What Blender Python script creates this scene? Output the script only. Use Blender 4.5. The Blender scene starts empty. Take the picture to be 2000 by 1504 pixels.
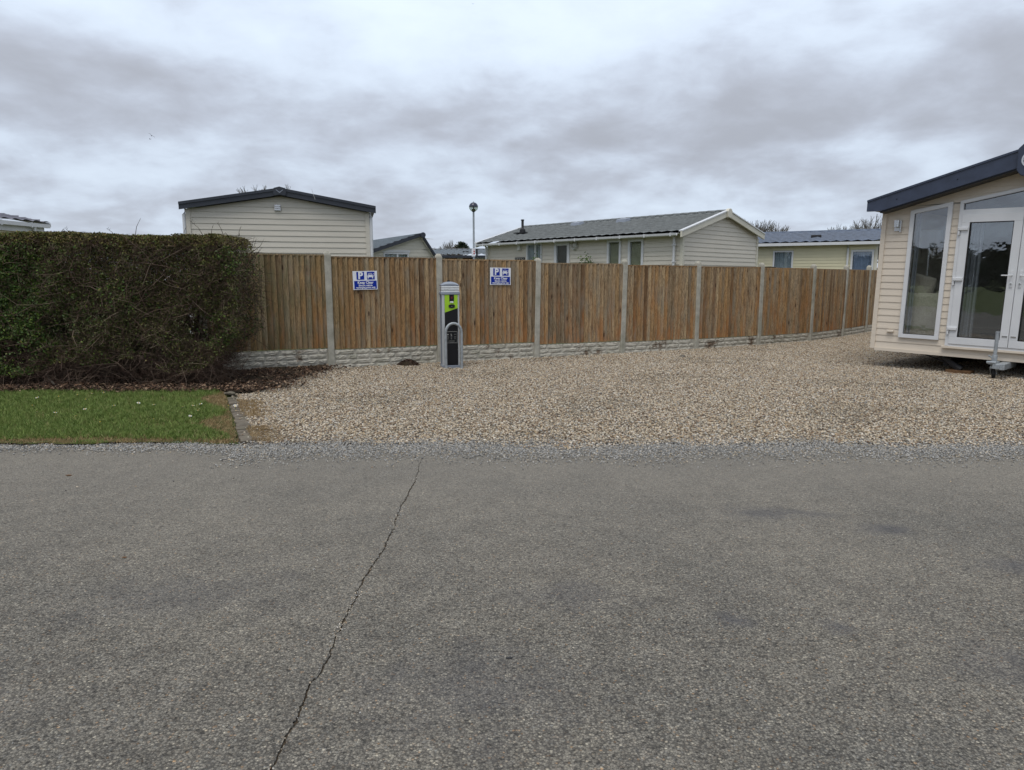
import bpy, math, random
import numpy as np
from mathutils import Vector, Matrix
random.seed(7)
RNG = np.random.default_rng(11)
S = bpy.context.scene
COL = S.collection
PI = math.pi
R = math.radians

# ------------------------------------------------------------------ camera, sky, sun, exposure
cam_d = bpy.data.cameras.new('camera')
cam_d.sensor_width = 36.0
cam_d.lens = 36.0 * 1360 / 2000
cam_d.clip_end = 2000
cam_d.clip_start = 0.05
cam = bpy.data.objects.new('camera', cam_d)
COL.objects.link(cam)
cam.location = (0, 0, 1.42)
cam.rotation_euler = (R(90 - 8.57), 0, 0)
S.camera = cam

SUN_EL, SUN_ROT = R(66), R(205)
W = bpy.data.worlds.new('World')
S.world = W
W.use_nodes = True
nt = W.node_tree
nt.nodes.clear()
def WN(t, **k):
    n = nt.nodes.new(t)
    for a, b in k.items():
        setattr(n, a, b)
    return n
def wl(a, b): nt.links.new(a, b)
def wmath(op, a, b=None, c=None):
    n = WN('ShaderNodeMath', operation=op)
    for i, v in enumerate((a, b, c)):
        if v is None: continue
        if isinstance(v, (int, float)): n.inputs[i].default_value = v
        else: wl(v, n.inputs[i])
    return n.outputs[0]
out = WN('ShaderNodeOutputWorld'); bg = WN('ShaderNodeBackground')
bg.inputs['Strength'].default_value = 0.1
sky = WN('ShaderNodeTexSky', sky_type='NISHITA', sun_disc=False, sun_elevation=SUN_EL, sun_rotation=SUN_ROT)
tc = WN('ShaderNodeTexCoord')
sep = WN('ShaderNodeSeparateXYZ'); wl(tc.outputs['Generated'], sep.inputs[0])
zc = wmath('MAXIMUM', sep.outputs[2], 0.0)
den = wmath('ADD', zc, 0.30)
px = wmath('DIVIDE', sep.outputs[0], den); py = wmath('DIVIDE', sep.outputs[1], den)
comb = WN('ShaderNodeCombineXYZ'); wl(px, comb.inputs[0]); wl(py, comb.inputs[1]); wl(wmath('MULTIPLY', zc, 1.2), comb.inputs[2])
def wnoise(scale, detail, rough, off, dist=0.0):
    m = WN('ShaderNodeMapping'); wl(comb.outputs[0], m.inputs[0]); m.inputs['Location'].default_value = off
    n = WN('ShaderNodeTexNoise'); wl(m.outputs[0], n.inputs['Vector'])
    n.inputs['Scale'].default_value = scale; n.inputs['Detail'].default_value = detail
    n.inputs['Roughness'].default_value = rough; n.inputs['Distortion'].default_value = dist
    return n.outputs[0]
n1 = wnoise(1.05, 6, 0.5, (5.4, -2.2, 0.4), 0.3)
n2 = wnoise(3.1, 6, 0.52, (7.3, 0.2, 2.0), 0.3)
n3 = wnoise(8.0, 6, 0.55, (1.3, 4.2, 5.0), 0.2)
dens = wmath('ADD', wmath('ADD', wmath('MULTIPLY', n1, 0.46), wmath('MULTIPLY', n2, 0.36)), wmath('ADD', wmath('MULTIPLY', n3, 0.16), 0.035))
# cloud base thickness grows towards the far distance (lower elevation)
elev = WN('ShaderNodeValToRGB'); wl(zc, elev.inputs[0])
ee = elev.color_ramp; ee.interpolation = 'EASE'
for el, (p_, v_) in zip([ee.elements[0], ee.elements[1]] + [ee.elements.new(q) for q in (.1, .15, .2, .25, .31)], ((0.02, .53), (1.0, .36), (.10, .52), (.15, .52), (.195, .60), (.24, .56), (.31, .46))):
    el.position = p_; el.color = (v_, v_, v_, 1)
dens = wmath('ADD', dens, wmath('SUBTRACT', elev.outputs[0], 0.5))
ramp = WN('ShaderNodeValToRGB'); wl(dens, ramp.inputs[0])
cr = ramp.color_ramp; cr.interpolation = 'B_SPLINE'
cr.elements[0].position = 0.34; cr.elements[0].color = (0.69, 0.785, 0.90, 1)
cr.elements[1].position = 0.66; cr.elements[1].color = (0.362, 0.384, 0.436, 1)
e = cr.elements.new(0.47); e.color = (0.605, 0.69, 0.81, 1)
e = cr.elements.new(0.56); e.color = (0.455, 0.495, 0.58, 1)
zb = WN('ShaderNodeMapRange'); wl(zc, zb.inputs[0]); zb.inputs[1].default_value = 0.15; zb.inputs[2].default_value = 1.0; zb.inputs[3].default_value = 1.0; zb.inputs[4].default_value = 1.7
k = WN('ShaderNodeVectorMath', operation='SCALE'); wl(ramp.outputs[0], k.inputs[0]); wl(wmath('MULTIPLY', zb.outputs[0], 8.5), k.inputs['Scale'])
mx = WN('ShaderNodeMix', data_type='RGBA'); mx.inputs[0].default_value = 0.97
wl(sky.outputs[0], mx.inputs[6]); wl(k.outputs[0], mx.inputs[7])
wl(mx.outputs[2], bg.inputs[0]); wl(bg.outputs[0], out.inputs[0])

sun_d = bpy.data.lights.new('sun', 'SUN')
sun_d.energy = 1.5; sun_d.angle = R(35); sun_d.color = (1.0, 0.97, 0.92)
sun = bpy.data.objects.new('sun', sun_d); COL.objects.link(sun)
sun.rotation_euler = (R(90) - SUN_EL, 0, PI - SUN_ROT)
S.view_settings.view_transform = 'Standard'
S.view_settings.look = 'None'
S.view_settings.exposure = 0.42
S.view_settings.gamma = 1.0
S.view_settings.use_curve_mapping = False
S.cycles.max_bounces = 8
S.cycles.transparent_max_bounces = 12

# ------------------------------------------------------------------ helpers
class MB:
    """collects faces for one mesh"""
    def __init__(s): s.v = []; s.f = []; s.mi = []
    def face(s, pts, mi=0):
        n = len(s.v); s.v.extend([tuple(p) for p in pts]); s.f.append(tuple(range(n, n + len(pts)))); s.mi.append(mi)
    def hexa(s, p, mi=0):
        """p: 4 bottom pts then 4 top pts"""
        n = len(s.v); s.v.extend([tuple(q) for q in p])
        for q in ((0, 3, 2, 1), (4, 5, 6, 7), (0, 1, 5, 4), (1, 2, 6, 5), (2, 3, 7, 6), (3, 0, 4, 7)):
            s.f.append(tuple(n + i for i in q)); s.mi.append(mi)
    def box(s, x0, x1, y0, y1, z0, z1, mi=0):
        s.hexa([(x0, y0, z0), (x1, y0, z0), (x1, y1, z0), (x0, y1, z0), (x0, y0, z1), (x1, y0, z1), (x1, y1, z1), (x0, y1, z1)], mi)
    def prism(s, poly, d, mi=0):
        """extrude the planar polygon (3d pts) by vector d"""
        n = len(s.v); m = len(poly); d = Vector(d)
        s.v.extend([tuple(p) for p in poly]); s.v.extend([tuple(Vector(p) + d) for p in poly])
        s.f.append(tuple(range(n + m - 1, n - 1, -1))); s.f.append(tuple(range(n + m, n + 2 * m))); s.mi += [mi, mi]
        for i in range(m):
            j = (i + 1) % m
            s.f.append((n + i, n + j, n + m + j, n + m + i)); s.mi.append(mi)
    def tube(s, pts, rad, seg=8, cap=True, mi=0):
        pts = [Vector(p) for p in pts]; n = len(pts)
        if not isinstance(rad, (list, tuple)): rad = [rad] * n
        base = len(s.v); up = Vector((0.13, 0.21, 1)).normalized()
        for i, p in enumerate(pts):
            t = (pts[min(i + 1, n - 1)] - pts[max(i - 1, 0)]).normalized()
            a = t.cross(up)
            if a.length < 1e-3: a = t.cross(Vector((1, 0, 0)))
            a.normalize(); b = t.cross(a)
            for j in range(seg):
                th = 2 * PI * j / seg
                s.v.append(tuple(p + rad[i] * (math.cos(th) * a + math.sin(th) * b)))
        for i in range(n - 1):
            for j in range(seg):
                k = (j + 1) % seg
                s.f.append((base + i * seg + j, base + i * seg + k, base + (i + 1) * seg + k, base + (i + 1) * seg + j)); s.mi.append(mi)
        if cap:
            s.f.append(tuple(base + j for j in range(seg))[::-1]); s.f.append(tuple(base + (n - 1) * seg + j for j in range(seg))); s.mi += [mi, mi]
    def lathe(s, prof, seg=20, c=(0, 0, 0), mi=0):
        base = len(s.v); n = len(prof)
        for r, z in prof:
            for j in range(seg):
                th = 2 * PI * j / seg
                s.v.append((c[0] + r * math.cos(th), c[1] + r * math.sin(th), c[2] + z))
        for i in range(n - 1):
            for j in range(seg):
                k = (j + 1) % seg
                s.f.append((base + i * seg + j, base + i * seg + k, base + (i + 1) * seg + k, base + (i + 1) * seg + j)); s.mi.append(mi)
        s.f.append(tuple(base + j for j in range(seg))[::-1]); s.f.append(tuple(base + (n - 1) * seg + j for j in range(seg))); s.mi += [mi, mi]
    def mesh(s, name, mats, smooth=False):
        me = bpy.data.meshes.new(name); me.from_pydata(s.v, [], s.f)
        if not isinstance(mats, (list, tuple)): mats = [mats]
        for m in mats: me.materials.append(m)
        if len(mats) > 1: me.polygons.foreach_set('material_index', s.mi)
        if smooth:
            me.polygons.foreach_set('use_smooth', [True] * len(me.polygons))
            try: me.set_sharp_from_angle(angle=R(40))
            except Exception: pass
        me.update()
        return me
    def build(s, name, mats, parent=None, smooth=False, bevel=0.0):
        return link(name, s.mesh(name, mats, smooth), parent, bevel)
def link(name, me, parent=None, bevel=0.0):
    o = bpy.data.objects.new(name, me); COL.objects.link(o)
    if parent is not None: o.parent = parent
    if bevel:
        m = o.modifiers.new('edge', 'BEVEL'); m.width = bevel; m.segments = 2; m.limit_method = 'ANGLE'; m.angle_limit = R(35)
    return o
def tag(o, label=None, cat=None, group=None, kind=None):
    if label: o['label'] = label
    if cat: o['category'] = cat
    if group: o['group'] = group
    if kind: o['kind'] = kind
    return o
def empty(name, loc=(0, 0, 0), rz=0.0):
    o = bpy.data.objects.new(name, None); COL.objects.link(o); o.location = loc; o.rotation_euler = (0, 0, rz)
    o.empty_display_size = 0.2
    return o
def np_mesh(name, verts, quads, mats, mat_idx=None):
    """fast mesh from numpy arrays; quads (n,k)"""
    me = bpy.data.meshes.new(name)
    n, kk = quads.shape
    me.vertices.add(len(verts)); me.vertices.foreach_set('co', verts.astype(np.float32).ravel())
    me.loops.add(n * kk); me.loops.foreach_set('vertex_index', quads.astype(np.int32).ravel())
    me.polygons.add(n); me.polygons.foreach_set('loop_start', np.arange(0, n * kk, kk, dtype=np.int32))
    if not isinstance(mats, (list, tuple)): mats = [mats]
    for m in mats: me.materials.append(m)
    me.update(calc_edges=True)
    if mat_idx is not None: me.polygons.foreach_set('material_index', mat_idx)
    me.validate()
    return me

# ------------------------------------------------------------------ materials
class M:
    """tiny node-material builder"""
    def __init__(s, name, rough=0.6, spec=0.5, metal=0.0):
        s.m = bpy.data.materials.new(name); s.m.use_nodes = True; s.t = s.m.node_tree; s.t.nodes.clear()
        s.o = s.n('ShaderNodeOutputMaterial'); s.b = s.n('ShaderNodeBsdfPrincipled')
        s.t.links.new(s.b.outputs[0], s.o.inputs[0])
        s.b.inputs['Roughness'].default_value = rough; s.b.inputs['Metallic'].default_value = metal
        s.b.inputs['Specular IOR Level'].default_value = spec
        s.co = None
    def n(s, t, **k):
        q = s.t.nodes.new(t)
        for a, b in k.items(): setattr(q, a, b)
        return q
    def l(s, a, b): s.t.links.new(a, b)
    def set(s, sock, v):
        if isinstance(v, (int, float)): sock.default_value = v
        elif isinstance(v, tuple): sock.default_value = v if len(v) == len(sock.default_value) else tuple(v) + (1,)
        else: s.l(v, sock)
    def coord(s, kind='Object', scale=(1, 1, 1), rnd=False, offs=(0, 0, 0)):
        t = s.n('ShaderNodeTexCoord') if kind != 'World' else None
        if kind == 'World': src = s.n('ShaderNodeNewGeometry').outputs['Position']
        else: src = t.outputs[kind]
        if rnd:
            oi = s.n('ShaderNodeObjectInfo')
            mu = s.n('ShaderNodeVectorMath', operation='SCALE'); mu.inputs[0].default_value = (91.7, 57.3, 33.1); s.l(oi.outputs['Random'], mu.inputs['Scale'])
            ad = s.n('ShaderNodeVectorMath', operation='ADD'); s.l(src, ad.inputs[0]); s.l(mu.outputs[0], ad.inputs[1]); src = ad.outputs[0]
        mp = s.n('ShaderNodeMapping'); s.l(src, mp.inputs[0]); mp.inputs['Scale'].default_value = scale; mp.inputs['Location'].default_value = offs
        return mp.outputs[0]
    def noise(s, co, scale, detail=4, rough=0.55, dist=0.0):
        q = s.n('ShaderNodeTexNoise'); s.l(co, q.inputs['Vector']); q.inputs['Scale'].default_value = scale
        q.inputs['Detail'].default_value = detail; q.inputs['Roughness'].default_value = rough; q.inputs['Distortion'].default_value = dist
        return q.outputs[0]
    def voro(s, co, scale, feature='F1', out='Distance', rnd=1.0):
        q = s.n('ShaderNodeTexVoronoi', feature=feature); s.l(co, q.inputs['Vector']); q.inputs['Scale'].default_value = scale
        q.inputs['Randomness'].default_value = rnd
        return q.outputs[out]
    def ramp(s, fac, stops, interp='LINEAR'):
        q = s.n('ShaderNodeValToRGB'); s.l(fac, q.inputs[0]); cr = q.color_ramp; cr.interpolation = interp
        while len(cr.elements) < len(stops): cr.elements.new(0.5)
        for el, (p, c) in zip(cr.elements, stops):
            el.position = p; el.color = (c, c, c, 1) if isinstance(c, (int, float)) else tuple(c) + (1,)
        return q.outputs[0]
    def mix(s, fac, a, b, mode='MIX'):
        q = s.n('ShaderNodeMix', data_type='RGBA', blend_type=mode)
        s.set(q.inputs[0], fac); s.set(q.inputs[6], a); s.set(q.inputs[7], b)
        return q.outputs[2]
    def math(s, op, a, b=0.0, clamp=False):
        q = s.n('ShaderNodeMath', operation=op, use_clamp=clamp); s.set(q.inputs[0], a); s.set(q.inputs[1], b)
        return q.outputs[0]
    def bump(s, h, strength=0.3, dist=0.01, prev=None):
        q = s.n('ShaderNodeBump'); s.l(h, q.inputs['Height']); q.inputs['Strength'].default_value = strength; q.inputs['Distance'].default_value = dist
        if prev is not None: s.l(prev, q.inputs['Normal'])
        s.l(q.outputs[0], s.b.inputs['Normal'])
        return q.outputs[0]
    def color(s, c): s.set(s.b.inputs['Base Color'], c)
    def rough(s, r): s.set(s.b.inputs['Roughness'], r)
def plain(name, c, rough=0.5, spec=0.5, metal=0.0, var=0.06, scale=3.0, dirt=0.0):
    m = M(name, rough, spec, metal)
    co = m.coord('Object', rnd=True)
    f = m.noise(co, scale, 5, 0.6)
    dk = tuple(x * (1 - var * 2) for x in c); lt = tuple(min(1, x * (1 + var)) for x in c)
    col = m.mix(m.ramp(f, [(0.3, 0.0), (0.7, 1.0)]), dk, lt)
    if dirt:
        g = m.noise(co, scale * 4, 6, 0.7)
        col = m.mix(m.math('MULTIPLY', m.ramp(g, [(0.5, 0.0), (0.75, 1.0)]), dirt), col, (0.12, 0.11, 0.08))
    m.color(col)
    m.rough(m.ramp(f, [(0.2, max(0.02, rough - 0.06)), (0.8, min(1, rough + 0.08))]))
    return m.m

def mat_asphalt():
    m = M('asphalt', 0.85, 0.3)
    co = m.coord('World')
    big = m.noise(co, 0.9, 5, 0.6, 0.3)
    mid = m.noise(co, 4.5, 5, 0.6)
    vc = m.voro(co, 125, out='Color'); vd = m.voro(co, 125)
    vd2 = m.voro(co, 230); vc2 = m.voro(co, 230, out='Color')
    cell = m.n('ShaderNodeSeparateColor'); m.l(vc, cell.inputs[0])
    cell2 = m.n('ShaderNodeSeparateColor'); m.l(vc2, cell2.inputs[0])
    stone = m.ramp(cell.outputs[0], [(0.0, (0.115, 0.104, 0.088)), (0.4, (0.200, 0.184, 0.156)), (0.84, (0.245, 0.226, 0.191)), (0.96, (0.31, 0.285, 0.235)), (1.0, (0.44, 0.40, 0.32))])
    tint = m.ramp(cell.outputs[1], [(0.0, (1.05, 0.97, 0.90)), (0.1, (1, 1, 1)), (0.9, (1, 1, 1)), (0.96, (0.92, 0.98, 1.08)), (1.0, (1.35, 1.0, 0.72))])
    stone = m.mix(1.0, stone, tint, 'MULTIPLY')
    fine = m.ramp(cell2.outputs[0], [(0.0, 0.75), (0.6, 1.0), (1.0, 1.2)])
    col = m.mix(1.0, stone, fine, 'MULTIPLY')
    # bitumen between the chippings
    gap = m.ramp(vd, [(0.45, 0.0), (0.70, 1.0)])
    col = m.mix(m.math('MULTIPLY', gap, 0.7), col, (0.06, 0.057, 0.052))
    tone = m.ramp(big, [(0.3, (0.84, 0.86, 0.87)), (0.5, (1.0, 1.0, 0.98)), (0.7, (1.14, 1.13, 1.08))])
    col = m.mix(1.0, col, tone, 'MULTIPLY')
    t2 = m.ramp(mid, [(0.28, 0.87), (0.5, 1.0), (0.75, 1.08)])
    col = m.mix(1.0, col, t2, 'MULTIPLY')
    # plucked-out pits and small clusters of coarser stone
    pit = m.noise(m.coord('World', (1, 1.6, 1)), 38, 4, 0.6)
    col = m.mix(m.ramp(pit, [(0.61, 0.0), (0.70, 0.75)]), col, (0.05, 0.047, 0.043))
    cl = m.noise(m.coord('World', (1, 1, 1), offs=(4, 9, 0)), 7, 4, 0.65)
    col = m.mix(1.0, col, m.ramp(cl, [(0.36, 0.86), (0.5, 1.0), (0.66, 1.10)]), 'MULTIPLY')
    # worn, paler far half of the road; tarry spots and a faint damp area where vehicles stand
    sx = m.n('ShaderNodeSeparateXYZ'); m.l(co, sx.inputs[0])
    far = m.n('ShaderNodeMapRange'); m.l(sx.outputs[1], far.inputs[0]); far.inputs[1].default_value = 2.6; far.inputs[2].default_value = 5.2
    wob = m.math('ADD', far.outputs[0], m.math('MULTIPLY', m.math('SUBTRACT', big, 0.5), 0.9))
    col = m.mix(m.math('MULTIPLY', wob, 0.45, True), col, (0.265, 0.245, 0.208))
    for (ax, ay, rx, ry, am) in ((1.5, 4.12, 0.30, 0.16, .5), (2.16, 3.84, 0.22, 0.13, .6), (2.62, 3.33, .34, .13, .55), (0.93, 2.76, 0.12, 0.09, .6), (1.36, 2.70, 0.11, 0.08, .5), (-0.15, 2.25, .5, .35, .35), (1.95, 2.4, .4, .25, .35), (-1.5, 3.0, .6, .35, .3), (.25, 3.0, .35, .2, .3), (1.85, 4.1, .18, .1, .4), (-2.2, 2.2, .7, .3, .3)):
        mp = m.n('ShaderNodeMapping', vector_type='POINT'); m.l(co, mp.inputs[0])
        mp.inputs['Location'].default_value = (-ax / rx, -ay / ry, 0); mp.inputs['Scale'].default_value = (1 / rx, 1 / ry, 0)
        ln = m.n('ShaderNodeVectorMath', operation='LENGTH'); m.l(mp.outputs[0], ln.inputs[0])
        d = m.math('ADD', ln.outputs['Value'], m.math('MULTIPLY', m.math('SUBTRACT', mid, 0.5), 2.2))
        fac = m.ramp(d, [(0.2, am), (1.0, 0.0)])
        col = m.mix(fac, col, (0.075, 0.076, 0.085))
    m.color(col)
    h = m.math('ADD', m.math('MULTIPLY', vd, -1.0), m.math('MULTIPLY', cell.outputs[2], 0.9))
    h = m.math('ADD', h, m.math('MULTIPLY', vd2, -0.35))
    h2 = m.math('ADD', m.math('ADD', h, m.math('MULTIPLY', mid, 0.6)), m.math('MULTIPLY', m.ramp(pit, [(0.58, 0.0), (0.70, 1.0)]), -1.6))
    m.bump(h2, 0.85, 0.006)
    return m.m
def mat_stones(name, stops, rough=0.75):
    m = M(name, rough, 0.35)
    oi = m.n('ShaderNodeObjectInfo')
    c = m.ramp(oi.outputs['Random'], stops)
    co = m.coord('Object', rnd=True)
    f = m.noise(co, 1.6, 4, 0.6)
    c = m.mix(1.0, c, m.ramp(f, [(0.3, 0.72), (0.7, 1.15)]), 'MULTIPLY')
    m.color(c)
    return m.m
def mat_gravel_base():
    m = M('gravel_bed', 0.9, 0.3)
    co = m.coord('World')
    vd = m.voro(co, 48); vc = m.voro(co, 48, out='Color')
    sc = m.n('ShaderNodeSeparateColor'); m.l(vc, sc.inputs[0])
    c = m.ramp(sc.outputs[0], [(0.0, (0.10, 0.075, 0.05)), (0.3, (0.30, 0.24, 0.16)), (0.6, (0.46, 0.39, 0.28)), (1.0, (0.66, 0.59, 0.46))])
    c = m.mix(m.ramp(vd, [(0.3, 0.0), (0.6, 0.9)]), c, (0.04, 0.032, 0.025))
    m.color(c)
    m.bump(m.math('MULTIPLY', vd, -1.0), 1.0, 0.02)
    return m.m
def mat_soil():
    m = M('soil', 0.95, 0.2)
    co = m.coord('World')
    f = m.noise(co, 22, 8, 0.7); g = m.noise(co, 3, 4, 0.6)
    c = m.ramp(f, [(0.3, (0.012, 0.009, 0.007)), (0.5, (0.035, 0.024, 0.017)), (0.7, (0.085, 0.058, 0.038))])
    c = m.mix(m.ramp(g, [(0.4, 0.0), (0.7, 0.5)]), c, (0.05, 0.045, 0.02))
    m.color(c); m.bump(f, 1.0, 0.03)
    return m.m
def mat_turf(name='turf', far=False):
    m = M(name, 0.9, 0.2)
    co = m.coord('World')
    f = m.noise(co, 60, 5, 0.7); g = m.noise(co, 1.6, 5, 0.6)
    c = m.ramp(f, [(0.3, (0.03, 0.04, 0.012)), (0.55, (0.065, 0.095, 0.024)), (0.8, (0.12, 0.13, 0.045))])
    c = m.mix(m.ramp(g, [(0.4, 0.0), (0.75, 0.45)]), c, (0.16, 0.12, 0.05))
    m.color(c); m.bump(f, 0.8, 0.02)
    return m.m
def mat_wood():
    m = M('weathered_fence_wood', 0.85, 0.2)
    oi = m.n('ShaderNodeObjectInfo'); rnd = oi.outputs['Random']
    co = m.coord('Object', (1, 1, 1), rnd=True)
    def st(scale): return m.coord('Object', scale, rnd=True)
    base = m.ramp(rnd, [(0.0, (0.19, 0.118, 0.060)), (0.14, (0.35, 0.215, 0.10)), (0.28, (0.37, 0.275, 0.165)), (0.42, (0.19, 0.145, 0.092)), (0.55, (0.40, 0.255, 0.12)), (0.68, (0.29, 0.22, 0.14)), (0.82, (0.45, 0.33, 0.19)), (0.92, (0.24, 0.165, 0.10)), (1.0, (0.16, 0.095, 0.048))])
    wv = m.n('ShaderNodeTexNoise'); m.l(st((9, 9, 0.75)), wv.inputs['Vector']); wv.inputs['Scale'].default_value = 3.2; wv.inputs['Detail'].default_value = 3
    rings = m.math('SINE', m.math('MULTIPLY', wv.outputs[0], 62.0))
    grain = m.noise(st((38, 38, 1.3)), 3.0, 5, 0.65)
    base = m.mix(m.math('MULTIPLY', m.ramp(rings, [(0.1, 0.0), (0.8, 1.0)]), 0.55), base, (0.075, 0.042, 0.022))
    base = m.mix(1.0, base, m.ramp(grain, [(0.32, 0.38), (0.5, 1.0), (0.68, 1.45)]), 'MULTIPLY')
    # silver-grey weathering above, raw orange towards the ground where splashes keep it damp
    sz = m.n('ShaderNodeSeparateXYZ'); tco = m.n('ShaderNodeTexCoord'); m.l(tco.outputs['Object'], sz.inputs[0])
    patch = m.noise(st((5, 5, 1.0)), 1.4, 4, 0.6)
    low = m.n('ShaderNodeMapRange'); m.l(sz.outputs[2], low.inputs[0]); low.inputs[1].default_value = 1.2; low.inputs[2].default_value = 0.0
    fo = m.math('MULTIPLY', m.ramp(patch, [(0.46, 0.0), (0.64, 1.0)]), m.math('ADD', low.outputs[0], 0.05), True)
    base = m.mix(m.math('MULTIPLY', fo, 0.72), base, (0.36, 0.145, 0.042))
    pg = m.noise(st((4, 4, 0.8)), 2.3, 3, 0.5)
    base = m.mix(m.math('MULTIPLY', m.ramp(pg, [(0.50, 0.0), (0.68, 1.0)]), 0.5), base, (0.24, 0.215, 0.17))
    # green algae on the shaded left end of the run
    wx = m.n('ShaderNodeSeparateXYZ'); m.l(m.n('ShaderNodeNewGeometry').outputs['Position'], wx.inputs[0])
    al = m.n('ShaderNodeMapRange'); m.l(wx.outputs[0], al.inputs[0]); al.inputs[1].default_value = -1.9; al.inputs[2].default_value = -3.6
    base = m.mix(m.math('MULTIPLY', m.math('MULTIPLY', al.outputs[0], m.ramp(m.noise(st((6, 6, 1.5)), 1.7, 3, 0.6), [(0.35, 0.15), (0.65, 1.0)])), 0.55), base, (0.105, 0.115, 0.055))
    # knots
    kv = m.voro(st((7.5, 7.5, 2.2)), 1.0)
    base = m.mix(m.ramp(kv, [(0.07, 0.9), (0.13, 0.0)]), base, (0.045, 0.022, 0.012))
    kr = m.ramp(kv, [(0.10, 0.0), (0.15, 0.5), (0.24, 0.0)])
    base = m.mix(kr, base, (0.16, 0.085, 0.045))
    m.color(base)
    m.bump(m.math('ADD', grain, m.math('MULTIPLY', rings, 0.12)), 0.6, 0.004)
    return m.m
def mat_concrete(name, c, rust=0.0, dark=0.35, sc=1.0):
    m = M(name, 0.9, 0.25)
    co = m.coord('Object', rnd=True)
    f = m.noise(co, 9 * sc, 6, 0.65); sp = m.voro(co, 150 * sc); g = m.noise(co, 2.2 * sc, 5, 0.6)
    col = m.mix(m.ramp(f, [(0.3, 0.0), (0.7, 1.0)]), tuple(x * (1 - dark) for x in c), c)
    col = m.mix(m.ramp(sp, [(0.1, 0.45), (0.3, 0.0)]), col, tuple(x * 0.35 for x in c))
    col = m.mix(m.math('MULTIPLY', m.ramp(g, [(0.5, 0.0), (0.66, 1.0)]), 0.35), col, (0.15, 0.16, 0.10))
    if rust:
        r2 = m.noise(m.coord('World', (1.2, 1.2, .9)), 2.3, 5, 0.65, 0.3)
        col = m.mix(m.math('MULTIPLY', m.ramp(r2, [(0.555, 0.0), (0.64, 1.0)]), rust), col, (0.105, 0.062, 0.034))
    m.color(col); m.bump(m.math('ADD', f, m.math('MULTIPLY', sp, -0.3)), 0.5, 0.01)
    return m.m
def mat_cladding(name, c, emb=0.3):
    m = M(name, 0.5, 0.4)
    co = m.coord('Object', (0.6, 0.6, 14), rnd=True)
    f = m.noise(co, 3.0, 4, 0.6); g = m.noise(m.coord('World', (1, 1, 1)), 0.9, 4, 0.6)
    col = m.mix(m.ramp(f, [(0.3, 0.0), (0.7, 1.0)]), tuple(x * 0.93 for x in c), tuple(min(1, x * 1.03) for x in c))
    col = m.mix(m.math('MULTIPLY', m.ramp(g, [(0.45, 0.0), (0.75, 1.0)]), 0.14), col, (0.30, 0.29, 0.24))
    m.color(col)
    m.bump(m.noise(m.coord('Object', (4, 4, 40), rnd=True), 4.0, 4, 0.6), emb, 0.002)
    return m.m
def mat_leaf(name, cols, trans=0.0):
    m = M(name, 0.6, 0.3)
    g = m.n('ShaderNodeNewGeometry')
    n = len(cols)
    c = m.ramp(g.outputs['Random Per Island'], [(i / (n - 1), cc) for i, cc in enumerate(cols)])
    m.color(c)
    return m.m
def mat_glass(name, tint=(0.8, 0.86, 0.86), wav=0.05, opac=0.0):
    m = M(name, 0.02)
    tr = m.n('ShaderNodeBsdfTransparent'); tr.inputs[0].default_value = tint + (1,)
    gl = m.n('ShaderNodeBsdfGlossy'); gl.inputs['Roughness'].default_value = 0.015; gl.inputs[0].default_value = (0.95, 0.97, 1, 1)
    fr = m.n('ShaderNodeLayerWeight'); fr.inputs[0].default_value = 0.5
    co = m.coord('Object', (1, 1, 1))
    nz = m.noise(co, 3.5, 3, 0.5)
    bp = m.n('ShaderNodeBump'); m.l(nz, bp.inputs['Height']); bp.inputs['Strength'].default_value = wav; bp.inputs['Distance'].default_value = 0.05
    m.l(bp.outputs[0], gl.inputs['Normal'])
    f = m.math('ADD', m.math('MULTIPLY', m.math('POWER', fr.outputs['Facing'], 4.0), 0.85), 0.07 + opac, True)
    mxs = m.n('ShaderNodeMixShader'); m.l(f, mxs.inputs[0]); m.l(tr.outputs[0], mxs.inputs[1]); m.l(gl.outputs[0], mxs.inputs[2])
    m.l(mxs.outputs[0], m.o.inputs[0])
    return m.m
def mat_fabric(name, c, scale=140, stripe=None):
    m = M(name, 0.95, 0.15)
    co = m.coord('Object')
    f = m.voro(co, scale); g = m.noise(co, 5, 4, 0.6)
    col = m.mix(m.ramp(f, [(0.1, 0.0), (0.6, 1.0)]), c, tuple(x * 0.6 for x in c))
    col = m.mix(1.0, col, m.ramp(g, [(0.3, 0.85), (0.7, 1.1)]), 'MULTIPLY')
    m.color(col); m.bump(f, 0.4, 0.003)
    return m.m

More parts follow.
